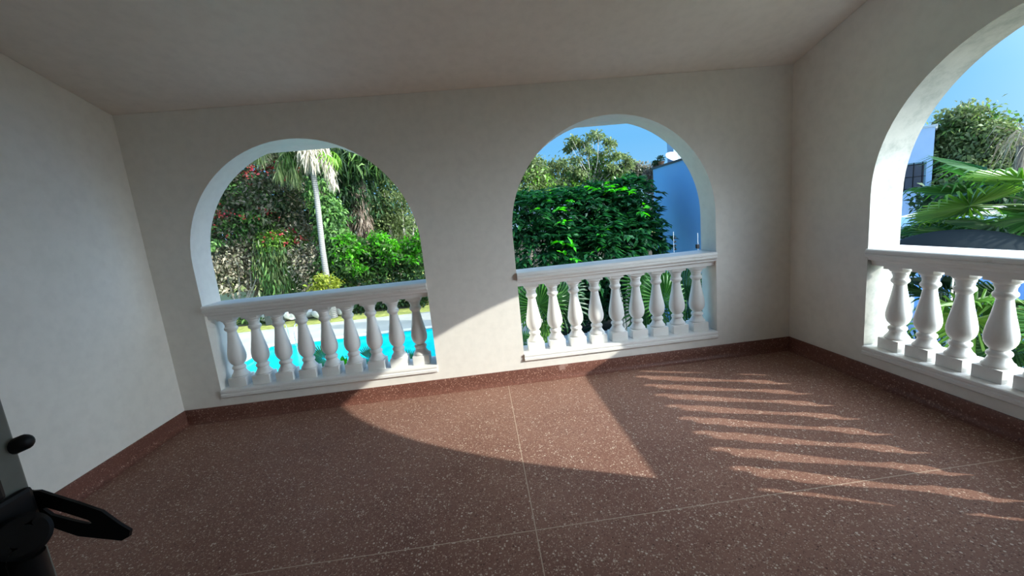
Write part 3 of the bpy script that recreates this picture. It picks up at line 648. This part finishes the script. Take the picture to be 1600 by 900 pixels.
# ---------------------------------------------------------------- garden through the right arch of the far wall
def big_bush(label, px, Y, blobs, seed, n=5200, cl=420, newb=None):
    x, y = base_of(px, Y); t = plant('broad_leafed_bush', label, 'bush', x, y, 'broad leafed bushes below the right arch')
    foliage('foliage', blobs, LM['glossy'], t, n=n, L=.22, W=.085, clumps=cl, cr=.20, seed=seed, mode='layer', shell=.72)
    foliage('foliage', blobs, LM['glossy'], t, n=n//4, L=.17, W=.07, clumps=cl//2, cr=.3, seed=seed+1, mode='rand', shell=.3)
    if newb: foliage('young_leaves', newb, LM['glossy_new'], t, n=16*len(newb), L=.17, W=.062, clumps=len(newb)*2, cr=.13, seed=seed+2, mode='layer', shell=.3)
    limbs(t, (x, y, G), [Vector(b[0]) for b in blobs], .05, M['bark_pale'], seed)
    return t
big_bush('large dark glossy bush filling the left half of the right arch', 850, 7.6,
         [blob(835, 350, 7.8, 45, 40), blob(890, 345, 8.0, 55, 38), blob(850, 395, 7.6, 60, 40), blob(910, 400, 7.4, 50, 40), blob(815, 330, 8.4, 30, 22), blob(875, 318, 8.6, 50, 16)], 100, 9000, 700,
         [blob(842, 338, 7.0, 6, 5), blob(868, 332, 6.9, 7, 5), blob(882, 362, 6.6, 8, 8), blob(878, 382, 6.5, 7, 6), blob(885, 405, 6.4, 5, 5), blob(830, 332, 7.1, 6, 4), blob(900, 318, 7.3, 6, 4), blob(850, 316, 7.6, 14, 5)])
big_bush('large dark glossy bush against the blue house wall in the right arch', 975, 7.8,
         [blob(960, 338, 8.2, 46, 34), blob(992, 370, 7.8, 28, 30), blob(950, 380, 7.6, 50, 38), blob(935, 312, 8.6, 44, 18), blob(985, 308, 8.6, 24, 24), blob(1012, 342, 8.0, 16, 12), blob(1016, 372, 7.8, 14, 12)], 110, 8500, 650,
         [blob(970, 302, 7.0, 8, 6), blob(985, 312, 7.0, 6, 5), blob(998, 330, 6.9, 7, 6), blob(1004, 338, 6.9, 5, 5), blob(955, 368, 6.7, 8, 5), blob(965, 378, 6.6, 8, 5), blob(948, 385, 6.5, 6, 6), blob(940, 296, 7.6, 16, 5)])
st = 'trees behind the glossy bushes'
x, y = base_of(825, 15); t = plant('light_green_tree', 'light green leafy tree at the left edge of the right arch', 'tree', x, y, st)
foliage('foliage', [blob(833, 268, 15, 20, 20), blob(820, 292, 14.6, 26, 22), blob(855, 300, 14.8, 34, 14)], LM['olive'], t, n=3400, L=.17, W=.08, clumps=210, cr=.34, seed=120, shell=.5)
foliage('foliage', [blob(828, 290, 14.9, 30, 30), blob(880, 305, 14.6, 50, 12)], LM['lime'], t, n=1300, L=.18, W=.08, clumps=110, cr=.4, seed=121)
trunk(t, [(x, y, G), at(830, 330, Y=15), at(833, 280, Y=15)], [.14, .1, .05], M['bark'])
x, y = base_of(870, 17); t = plant('grey_green_tree', 'grey-green tree left of the tall slender tree in the right arch', 'tree', x, y, st)
foliage('foliage', [blob(868, 268, 17, 26, 15), blob(900, 283, 16.8, 28, 20), blob(860, 290, 16.6, 30, 16), blob(935, 290, 16.8, 36, 16)], LM['olive'], t, n=4600, L=.17, W=.08, clumps=300, cr=.34, seed=123, shell=.3)
limbs(t, (x, y, G), [at(860, 275, Y=17), at(880, 270, Y=17), at(890, 285, Y=17)], .09, M['bark_pale'], 4)
# tall slender tree
x, y = base_of(930, 15); t = plant('slender_tree', 'tall slender tree with sparse leaf tufts standing against the sky', 'tree', x, y, st)
fork = at(925, 300, Y=15)
trunk(t, [(x, y, G), (x, y, 0), fork], [.13, .11, .08], M['bark_pale'])
tips = [(895, 220), (893, 230), (927, 212), (935, 214), (952, 224), (968, 242), (905, 250), (940, 245), (920, 235), (885, 248), (980, 255), (912, 225), (948, 262), (905, 270), (965, 268), (930, 262), (955, 240), (978, 262)]
limbs(t, fork, [at(a_, b_, Y=15+rnd.uniform(-.8, .8)) for a_, b_ in tips], .035, M['bark_pale'], 6)
limbs(t, fork, [at(a_+rnd.uniform(-8, 8), b_+rnd.uniform(0, 22), Y=15+rnd.uniform(-.8, .8)) for a_, b_ in tips], .02, M['bark_pale'], 7)
foliage('foliage', [blob(a_, b_+1, 15+rnd.uniform(-.7, .7), 9, 6, 9) for a_, b_ in tips], LM['olive'], t, n=3000, L=.19, W=.075, clumps=90, cr=.2, seed=125, mode='rand', shell=.1)
foliage('foliage', [blob(915, 280, 15, 34, 16), blob(950, 282, 15, 30, 16), blob(935, 262, 15, 30, 14)], LM['mid'], t, n=1700, L=.18, W=.08, clumps=110, cr=.28, seed=126, shell=.2)
x, y = base_of(985, 18); t = plant('grey_green_tree', 'low grey-green tree beside the blue house wall in the right arch', 'tree', x, y, st)
foliage('foliage', [blob(985, 275, 18, 26, 14), blob(1008, 280, 17.5, 16, 14), blob(965, 280, 17, 22, 15)], LM['dark'], t, n=1800, L=.2, W=.09, clumps=120, cr=.34, seed=128, shell=.3)
foliage('foliage', [blob(998, 268, 17.6, 22, 9)], LM['dry'], t, n=700, L=.17, W=.06, clumps=60, cr=.3, seed=129)
limbs(t, (x, y, G), [at(980, 270, Y=18), at(1000, 270, Y=18), at(965, 275, Y=18)], .08, M['bark_pale'], 4)
x, y = 6.05-.25, 10.6; t = plant('creeper', 'thin brown creeper up the left corner of the blue house', 'vine', x, y, st)
foliage('foliage', [blob(1016, 290, 10.7, 4, 26), blob(1018, 330, 10.6, 3, 22)], LM['brown'], t, n=500, L=.16, W=.07, clumps=60, cr=.2, seed=130)
limbs(t, (x, y, G), [at(1017, 270, Y=10.7)], .03, M['bark'])

# blue house on the right
HX = 6.1
hy0 = at(1020, 262, X=HX).y; hz0 = at(1020, 262, X=HX).z
M['blue'] = mat('light_blue_plaster', mottled((0.22, 0.50, 0.90), (0.26, 0.55, 0.93), .6, 3), rough=.8, spec=.15)
M['blue_grey'] = mat('blue_grey_plaster', mottled((0.36, 0.52, 0.78), (0.40, 0.56, 0.80), .6, 3), rough=.8, spec=.15)
house = thing('blue_house', 'blue-walled house with satellite dish seen in the right arch', 'house', (HX+1.8, (hy0+5.2)/2, G))
hl = house.location
bm = bmesh.new(); box(bm, Vector((HX, 6.3, G-.05))-hl, Vector((HX+3.6, hy0, hz0-.06))-hl); obj('wall', bm, M['blue'], house)
bm = bmesh.new(); box(bm, Vector((HX-.04, 6.26, hz0-.06))-hl, Vector((HX+3.64, hy0+.04, hz0+.0))-hl, .01); obj('parapet_cap', bm, mat('grey_cap', rough=.9, color=(0.10, 0.11, 0.12)), house)
p = at(1042, 222, Y=hy0-.05)
bm = bmesh.new(); box(bm, Vector((p.x, 9.75, hz0+.001))-hl, Vector((HX+3.2, hy0-.05, hz0+1.9))-hl); obj('stair_tower', bm, M['blue_grey'], house)
# dish
dpos = at(1053, 245, X=HX+.25)
M['dish'] = mat('white_dish', rough=.5, color=(0.50, 0.53, 0.56))
dish = thing('satellite_dish', 'white satellite dish on the parapet of the blue house', 'satellite dish', (dpos.x, dpos.y, hz0))
bm = bmesh.new(); prof = [(.001, .0)] + [(.34*t_/8, .09*(t_/8)**2) for t_ in range(1, 9)] + [(.345, .098), (.335, .10)] + [(.33*t_/8, .012+.09*(t_/8)**2) for t_ in range(7, 0, -1)] + [(.001, .012)]
lathe(bm, prof, 36)
o = obj('reflector', bm, M['dish'], dish, smooth=50); o.location = (0, 0, dpos.z-hz0-.06); o.rotation_euler = (math.radians(38), math.radians(4), 0); o.scale = (.82,)*3
bm = bmesh.new(); tube(bm, [(0, 0, 0), (0, 0, dpos.z-hz0-.06)], .02, 8); tube(bm, [(0, 0, .0), (0.0, -.02, .02)], .05, 8); obj('mast', bm, M['steel'], dish)
bm = bmesh.new(); tube(bm, [(0, -.3, dpos.z-hz0-.12), (0, -.25, dpos.z-hz0+.16)], .01, 6); obj('feed_arm', bm, M['steel'], dish)
# roof pots
for i, (px, s) in enumerate(((1022, .16), (1032, .22), (1027, .13))):
    q = at(px, 256, X=HX+.2)
    t = thing('potted_shrub', ('smallest potted shrub at the corner of the blue house parapet', 'tallest potted shrub on the blue house parapet', 'low potted shrub between the two others on the blue parapet')[i], 'potted plant', (q.x, q.y-.06, hz0+.001), 0, 'pots on the blue house parapet')
    bm = bmesh.new(); lathe(bm, [(s*.32, 0), (s*.45, s*.6), (s*.5, s*.62), (s*.5, s*.7), (s*.4, s*.7), (s*.38, s*.62)], 16); obj('pot', bm, mat('clay', rough=.9, color=(0.20, 0.11, 0.07)), t, smooth=40)
    foliage('foliage', [((q.x, q.y-.06, hz0+s*1.0), (s*.5, s*.5, s*.45))], LM['dark'], t, n=160, L=.07, W=.03, clumps=30, cr=.05, seed=140+i)
# electric fence posts
for i, (px, py0, Yd) in enumerate(((1052, 362, 6.2), (1090, 364, 5.9))):
    q = at(px, py0, Y=Yd)
    t = thing('fence_post', ('slim white fence post left of the arch jamb, above the rail', 'slim white fence post with black insulator close to the arch jamb')[i], 'fence post', (q.x, q.y, G), 0, 'slim fence posts')
    bm = bmesh.new(); tube(bm, [(0, 0, 0), (0, 0, q.z-G)], .008, 8); obj('pole', bm, mat('white_pole', rough=.5, color=(.5, .53, .58)), t)
    if i:
        bm = bmesh.new(); z = at(px, 385, Y=Yd).z-G; box(bm, (-.045, -.03, z-.05), (.03, .03, z+.05), .008); obj('insulator', bm, M['black'], t)
    else:
        for k in range(4):
            bm = bmesh.new(); z = at(px, 372+6*k, Y=Yd).z-G; box(bm, (.02, -.02, z-.02), (.06, .02, z+.02), .005); obj('insulator', bm, M['black'], t)

# fan palms below the right arch
FL = {k: fan_mesh('frond', LM[k], n=32, R=.62, droop=.22, petiole=.9, seed=5+i, cup=.2) for i, k in enumerate(('fan', 'fan_dark', 'fan_light'))}
def fan_palm(label, x, y, h, fronds, group, cat='palm', tr=.07):
    t = plant('fan_palm', label, cat, x, y, group)
    bm = bmesh.new(); tube(bm, [(0, 0, 0), (0, 0, h*.5), (0, 0, h)], [tr*1.2, tr, tr*.9], 10); obj('trunk', bm, M['bark'], t, smooth=60)
    return t
def add_frond(t, centre, facing, updir, kind, s=1.0):
    """leaf blade centred on a world point; facing = blade normal, updir = where the tip of the fan points"""
    n_ = Vector(facing).normalized(); u_ = Vector(updir); u_ = (u_ - n_*u_.dot(n_)).normalized(); r_ = u_.cross(n_)
    o = link_mesh('frond', FL[kind], None, t); o.rotation_mode = 'QUATERNION'
    o.rotation_quaternion = Matrix((r_, u_, n_)).transposed().to_quaternion(); o.location = Vector(centre) - t.location; o.scale = (s, s, s)
fg = 'fan palms outside the arches'
t = fan_palm('fan palm below the left part of the right balustrade', 0.95, 2.6, 2.0, 0, fg)
for px, py, Y, kind, fc, upd, s in ((842, 478, 1.9, 'fan', (-.2, -1, .35), (0, 0, 1), .75), (818, 482, 2.3, 'fan', (.1, -1, .5), (-.5, 0, 1), .6), (852, 500, 2.2, 'fan_light', (0, -1, .5), (1, 0, .1), .55), (850, 535, 2.6, 'fan_light', (0, -.6, 1), (0, 1, .3), .55), (818, 535, 2.8, 'fan', (0, -.6, 1), (-1, .3, .2), .55), (860, 560, 3.0, 'fan', (0, -.6, 1), (1, .3, .2), .6)):
    add_frond(t, at(px, py, Y=Y), fc, upd, kind, s)
t = fan_palm('dark fan palm with drooping pleats behind the second baluster gap', 1.75, 2.9, 2.1, 0, fg)
for px, py, Y, kind, fc, upd, s in ((868, 470, 2.0, 'fan_dark', (.2, -1, .6), (.9, 0, -.5), .85), (880, 452, 2.4, 'fan_dark', (0, -1, .5), (-.4, .2, 1), .7)):
    add_frond(t, at(px, py, Y=Y), fc, upd, kind, s)
t = fan_palm('fan palm with bright tips behind the right baluster gaps of the far wall', 2.9, 2.6, 2.2, 0, fg)
for px, py, Y, kind, fc, upd, s in ((1010, 445, 2.3, 'fan', (0, -1, .4), (-.4, .2, 1), .8), (1036, 448, 2.0, 'fan', (.1, -1, .3), (0, 0, 1), .6), (1036, 470, 1.9, 'fan', (.1, -1, .3), (.1, 0, 1), .7), (1070, 445, 2.2, 'fan_dark', (0, -1, .5), (.8, 0, .3), .8), (1010, 480, 2.4, 'fan_dark', (0, -1, .4), (-.8, 0, -.2), .8), (1072, 470, 2.3, 'fan_dark', (0, -1, .4), (.8, 0, -.3), .8), (1045, 500, 2.5, 'fan_dark', (0, -1, .4), (0, 0, -1), .8)):
    add_frond(t, at(px, py, Y=Y), fc, upd, kind, s)
# plants whose leaf tips rise in front of the pool
t = fan_palm('small palm with a finger-like green leaf in front of the pool', -1.35, 2.6, 1.5, 0, fg, tr=.05)
for px, py, Y, kind, fc, upd, s in ((505, 560, 2.0, 'fan', (0, -1, .3), (-.9, 0, .3), .38), (538, 563, 1.6, 'glossy', (0, 0, 0), (0, 0, 0), 0), (575, 560, 2.2, 'fan_dark', (0, -1, .5), (.8, 0, -.2), .38), (640, 565, 1.9, 'fan', (0, -1, .3), (-.1, 0, 1), .3)):
    if s: add_frond(t, at(px, py, Y=Y), fc, upd, kind, s)
x, y = at(540, 570, Y=1.8).x, 1.8
t = plant('young_banana_plant', 'bright green broad leaf rising in front of the pool', 'plant', x, y)
q = at(540, 580, Y=1.8)
trunk(t, [(x, y, G), (x, y, q.z)], [.05, .02], M['bark'])
g = np.random.default_rng(9); nl = 9; P0 = np.tile(np.array(q), (nl, 1)) + g.normal(size=(nl, 3))*.02 - np.array(t.location)
Aa = unit(np.array([0, 0, 1.0]) + g.normal(size=(nl, 3))*np.array([.38, .3, .2])); Nn = unit(np.array([0, -1.0, .3]) + g.normal(size=(nl, 3))*.3)
quads_mesh('leaf_tuft', leaves(P0, Aa, Nn, np.full(nl, .2), np.full(nl, .08), .02), nl, LM['glossy_new'], t)
# dark planting at the back of the bed
for i, (xx, yy, lab) in enumerate(((2.9, 10.9, 'dark shrub behind the kerb, left of the three in the shade below the right arch'), (4.2, 11.0, 'dark shrub behind the kerb, middle one of the three below the right arch'), (5.3, 10.8, 'dark shrub behind the kerb, next to the blue house wall'))):
    t = plant('low_shrub', lab, 'shrub', xx, yy, 'dark shrubs in the planting bed')
    foliage('foliage', [((xx, yy, G+.9), (.95, .6, .9)), ((xx+.2, yy+.2, G+1.7), (.9, .6, .8))], LM['glossy'], t, n=3800, L=.2, W=.08, clumps=200, cr=.3, seed=150+i, zmin=G+.02, shell=.4)
    limbs(t, (xx, yy, G), [(xx-.3, yy, G+.9), (xx+.4, yy, G+1.2)], .04, M['bark'], i)

# ---------------------------------------------------------------- through the arch of the right wall
TXd = 17.0
M['white_h'] = mat('pale_blue_white_plaster', mottled((0.56, 0.66, 0.80), (0.66, 0.74, 0.86), .8, 4), rough=.8)
vc = at(1457, 262, X=TXd)                                   # the villa's right front corner; its front faces the terrace
vd = Vector((vc.x-CP[0], vc.y-CP[1], 0)).normalized(); vleft = Vector((-vd.y, vd.x, 0))
vil = thing('white_villa', 'white villa tower with a barred window, left in the right wall arch', 'house', (vc.x, vc.y, G), math.atan2(vd.y, vd.x))
def vp(px, py):                                             # pixel -> (left, up) on the villa's front
    v = Vector(ray(px, py)); t_ = (vc-Vector(CP)).dot(vd)/v.dot(vd); q_ = Vector(CP)+v*t_
    return (q_-vc).dot(vleft), q_.z-G
zt = vp(1462, 198)[1]
bm = bmesh.new(); box(bm, (0, 0, -.05), (5, 6, zt)); obj('wall', bm, M['white_h'], vil)
bm = bmesh.new(); box(bm, (-.06, -.06, zt+.001), (5.06, 6.06, zt+.09), .01); obj('roof_cap', bm, M['kerb'], vil)
wy0, wz1 = vp(1448, 252); wz0 = vp(1444, 297)[1]; wy1 = wy0+1.15
bm = bmesh.new()
for lo, hi in (((-.03, wy0, wz0), (-.001, wy0+.05, wz1)), ((-.03, wy1-.05, wz0), (-.001, wy1, wz1)), ((-.03, wy0+.05, wz0), (-.001, wy1-.05, wz0+.05)), ((-.03, wy0+.05, wz1-.05), (-.001, wy1-.05, wz1))):
    box(bm, lo, hi)
wf = obj('window', bm, mat('window_frame_teal', rough=.6, color=(.20, .30, .32)), vil)
bm = bmesh.new(); box(bm, (-.012, wy0+.05, wz0+.05), (-.002, wy1-.05, wz1-.05)); obj('pane', bm, mat('window_glass_dark', rough=.2, color=(.05, .06, .08)), wf)
bm = bmesh.new()
for k in range(5):
    yy = wy0+.1+(wy1-wy0-.2)*k/4; tube(bm, [(-.06, yy, wz0), (-.06, yy, wz1)], .014, 6)
for zz in (wz0+.08, (wz0+wz1)/2, wz1-.08): tube(bm, [(-.06, wy0, zz), (-.06, wy1, zz)], .012, 6)
obj('window_bars', bm, M['black'], wf)
# long low outbuilding with white roof
ra = at(1530, 334, X=12.3); re_ = at(1412, 350, X=12.3).y
ob = thing('outbuilding', 'low building with a white roof edge behind the fan palm at the right', 'building', (13.5, ra.y-2.5, G)); ol = ob.location
bm = bmesh.new(); box(bm, Vector((12.8, ra.y-6, G-.05))-ol, Vector((15, re_, ra.z-.32))-ol); obj('wall', bm, M['blue_grey'], ob)
bm = bmesh.new(); prism(bm, [(12.3, ra.z-.30), (12.3, ra.z-.05), (12.9, ra.z+.02), (15.2, ra.z+.02), (15.2, ra.z-.30)], lambda u, v, w_: Vector((u, w_, v))-ol, ra.y-6.2, re_+.2); obj('roof', bm, M['kerb'], ob)
# trees behind
x, y = at(1510, 450, X=19).x, at(1510, 450, X=19).y
def blx(px, py, X, rx, rz):
    c = at(px, py, X=X); k = (c-Vector(CP)).dot(Vector(fw))/F_PX
    return (tuple(c), (rx*k, rx*k, rz*k))
rg = 'trees beyond the right wall arch'
t = plant('leafy_tree', 'broad olive green tree behind the villa tower, in the right wall arch', 'tree', x, y, rg)
foliage('foliage', [blx(1505, 205, 19, 32, 34), blx(1540, 235, 19, 38, 36), blx(1490, 260, 18.5, 32, 38), blx(1530, 290, 18, 42, 34), blx(1585, 262, 19, 34, 26), blx(1480, 310, 18, 28, 30)], LM['olive'], t, n=15000, L=.17, W=.08, clumps=620, cr=.42, seed=160, shell=.5)
foliage('foliage', [blx(1515, 225, 19.3, 40, 42), blx(1500, 290, 19, 46, 50), blx(1575, 290, 19, 44, 40)], LM['mid'], t, n=8500, L=.19, W=.09, clumps=340, cr=.5, seed=161, shell=.3)
limbs(t, (x, y, G), [at(1480, 290, X=18.4), at(1490, 250, X=18.4), at(1530, 270, X=18.4), at(1500, 300, X=17.8), at(1560, 260, X=18.5)], .14, M['bark_pale'], 11)
x, y = at(1590, 450, X=15).x, at(1590, 450, X=15).y
t = plant('leafy_tree', 'darker tree low behind the fan palm, in the right wall arch', 'tree', x, y, rg)
foliage('foliage', [blx(1510, 312, 16.5, 50, 16), blx(1590, 308, 16.5, 40, 20)], LM['dark'], t, n=3000, L=.28, W=.12, clumps=220, cr=.5, seed=163, shell=.3)
limbs(t, (x, y, G), [at(1500, 330, X=15), at(1560, 320, X=15)], .1, M['bark'], 12)
# grey plumes at the far right
x, y = at(1595, 240, X=16).x, at(1595, 240, X=16).y
t = plant('feathery_palm', 'feathery grey palm at the right edge of the picture against the sky', 'palm', x, y, rg)
trunk(t, [(x, y, G), (x, y, 2.2)], [.15, .1], M['bark'])
foliage('crown', [blx(1606, 212, 16, 10, 12)], LM['dry'], t, n=110, L=.7, W=.03, clumps=14, cr=.35, seed=165, droop=.7)
# fan palm close outside the right wall
FT = {k: fan_mesh('frond', LM[k], n=34, R=.72, split=.38, droop=.35, petiole=0, seed=11+i, cup=.25) for i, k in enumerate(('fan', 'fan_dark', 'fan_light'))}
def crown(t, top, n, pet, kinds, s=1.0, seed=0, elo=-.7, ehi=1.25):
    """fan leaves on long stalks all around the trunk top"""
    rr = random.Random(seed); top = Vector(top) - t.location
    for i in range(n):
        a = i*2.39996 + rr.uniform(-.2, .2); el = elo + (ehi-elo)*((i+.5)/n)**.8
        d = Vector((math.cos(a)*math.cos(el), math.sin(a)*math.cos(el), math.sin(el)))
        L_ = pet*rr.uniform(.85, 1.15); c = top + d*L_ - Vector((0, 0, .12*L_*L_))
        u_ = (d + Vector((0, 0, -.35))).normalized(); n_ = Vector((0, 0, 1)) + d*.3 + Vector((rr.uniform(-.5, .5), rr.uniform(-.5, .5), 0)); n_ = (n_ - u_*n_.dot(u_)).normalized(); r_ = u_.cross(n_)
        k = kinds[rr.randrange(len(kinds))]
        o = link_mesh('frond', FT[k], None, t); o.rotation_mode = 'QUATERNION'; o.rotation_quaternion = Matrix((r_, u_, n_)).transposed().to_quaternion()
        o.location = c; sc_ = s*rr.uniform(.85, 1.1); o.scale = (sc_,)*3
        bm = bmesh.new(); m_ = (top+c)/2 + Vector((0, 0, .04)); tube(bm, [top, m_, c], [.016, .011, .008], 5); obj('leaf_stalk', bm, M['stalk'], t)
M['stalk'] = mat('green_stalk', rough=.6, color=(.12, .20, .05))
def palm_at(label, top, n, pet, kinds, s, seed, tr=.09, **kw):
    t = fan_palm(label, top.x, top.y, top.z-G, 0, fg, tr=tr); crown(t, top, n, pet, kinds, s, seed, **kw); return t
palm_at('large fan palm with bright green leaves at the right edge, above the rail', at(1668, 330, X=6.4), 24, .8, ['fan', 'fan', 'fan_light'], .85, 3, .12, elo=-.2, ehi=.8)
palm_at('dark fan palm whose leaves spread low over the rail of the right wall arch', at(1650, 372, X=6.8), 26, 1.15, ['fan_dark', 'fan_dark', 'fan'], .75, 5, elo=-.02, ehi=.36)
palm_at('dark fan palm behind the leftmost balusters of the right wall', at(1402, 440, X=5.2), 14, .42, ['fan_dark'], .7, 7, ehi=.9)
palm_at('green fan palm behind the rightmost balusters, at the edge of the picture', at(1655, 480, X=4.8), 16, .5, ['fan', 'fan_light', 'fan_dark'], .7, 9, elo=-.8, ehi=.15)
palm_at('low dark fan palm near the foot of the right wall balusters', at(1490, 620, X=4.8), 14, .5, ['fan_dark'], .65, 13, elo=-.3, ehi=.9)
# parasol
pp = at(1497, 359, X=5.0)
par = thing('patio_parasol', 'dark grey domed parasol just above the rail of the right wall arch', 'parasol', (pp.x, pp.y, G))
hh = pp.z-G; R_ = .72
bm = bmesh.new(); lathe(bm, [(R_*math.sin(t_*1.25/10)/math.sin(1.25), hh-.34*(1-math.cos(t_*1.25/10))/(1-math.cos(1.25))) for t_ in range(10, 0, -1)] + [(.01, hh)], 32); obj('canopy', bm, mat('dark_canvas', rough=.8, color=(0.012, 0.018, 0.022), spec=.05), par, smooth=50)
bm = bmesh.new(); tube(bm, [(0, 0, 0), (0, 0, hh-.02)], .025, 10); obj('pole', bm, M['steel'], par)
bm = bmesh.new(); lathe(bm, [(.28, 0), (.28, .05), (.06, .09), (.04, .3)], 24); obj('base', bm, M['rock_dark'], par)
# concrete yard in shade with its white kerb
ya = at(1462, 464, Z=G); yb = at(1532, 484, Z=G)
dirk = (yb-ya).normalized(); perp = Vector((-dirk.y, dirk.x, 0)); 
if perp.dot(Vector((CP[0], CP[1], 0))-ya) < 0: perp = -perp
def strip(name, a_, b_, off0, off1, z1, m):
    bm = bmesh.new(); z0 = G-.06
    q = [a_+perp*off0, b_+perp*off0, b_+perp*off1, a_+perp*off1]
    A_ = [bm.verts.new((p_.x, p_.y, z0)) for p_ in q]; B_ = [bm.verts.new((p_.x, p_.y, z1)) for p_ in q]
    bm.faces.new(A_[::-1]); bm.faces.new(B_)
    for i in range(4): bm.faces.new((A_[i], A_[(i+1) % 4], B_[(i+1) % 4], B_[i]))
    return obj(name, bm, m)
struct(strip('concrete_yard', ya-dirk*6, yb+dirk*6, .3, 5.5, G+.0, M['yard']))
tag(strip('kerb', ya-dirk*6, yb+dirk*6, 0, .3, G+.16, M['kerb']), 'white kerb along the yard seen between the balusters of the right wall', 'kerb')
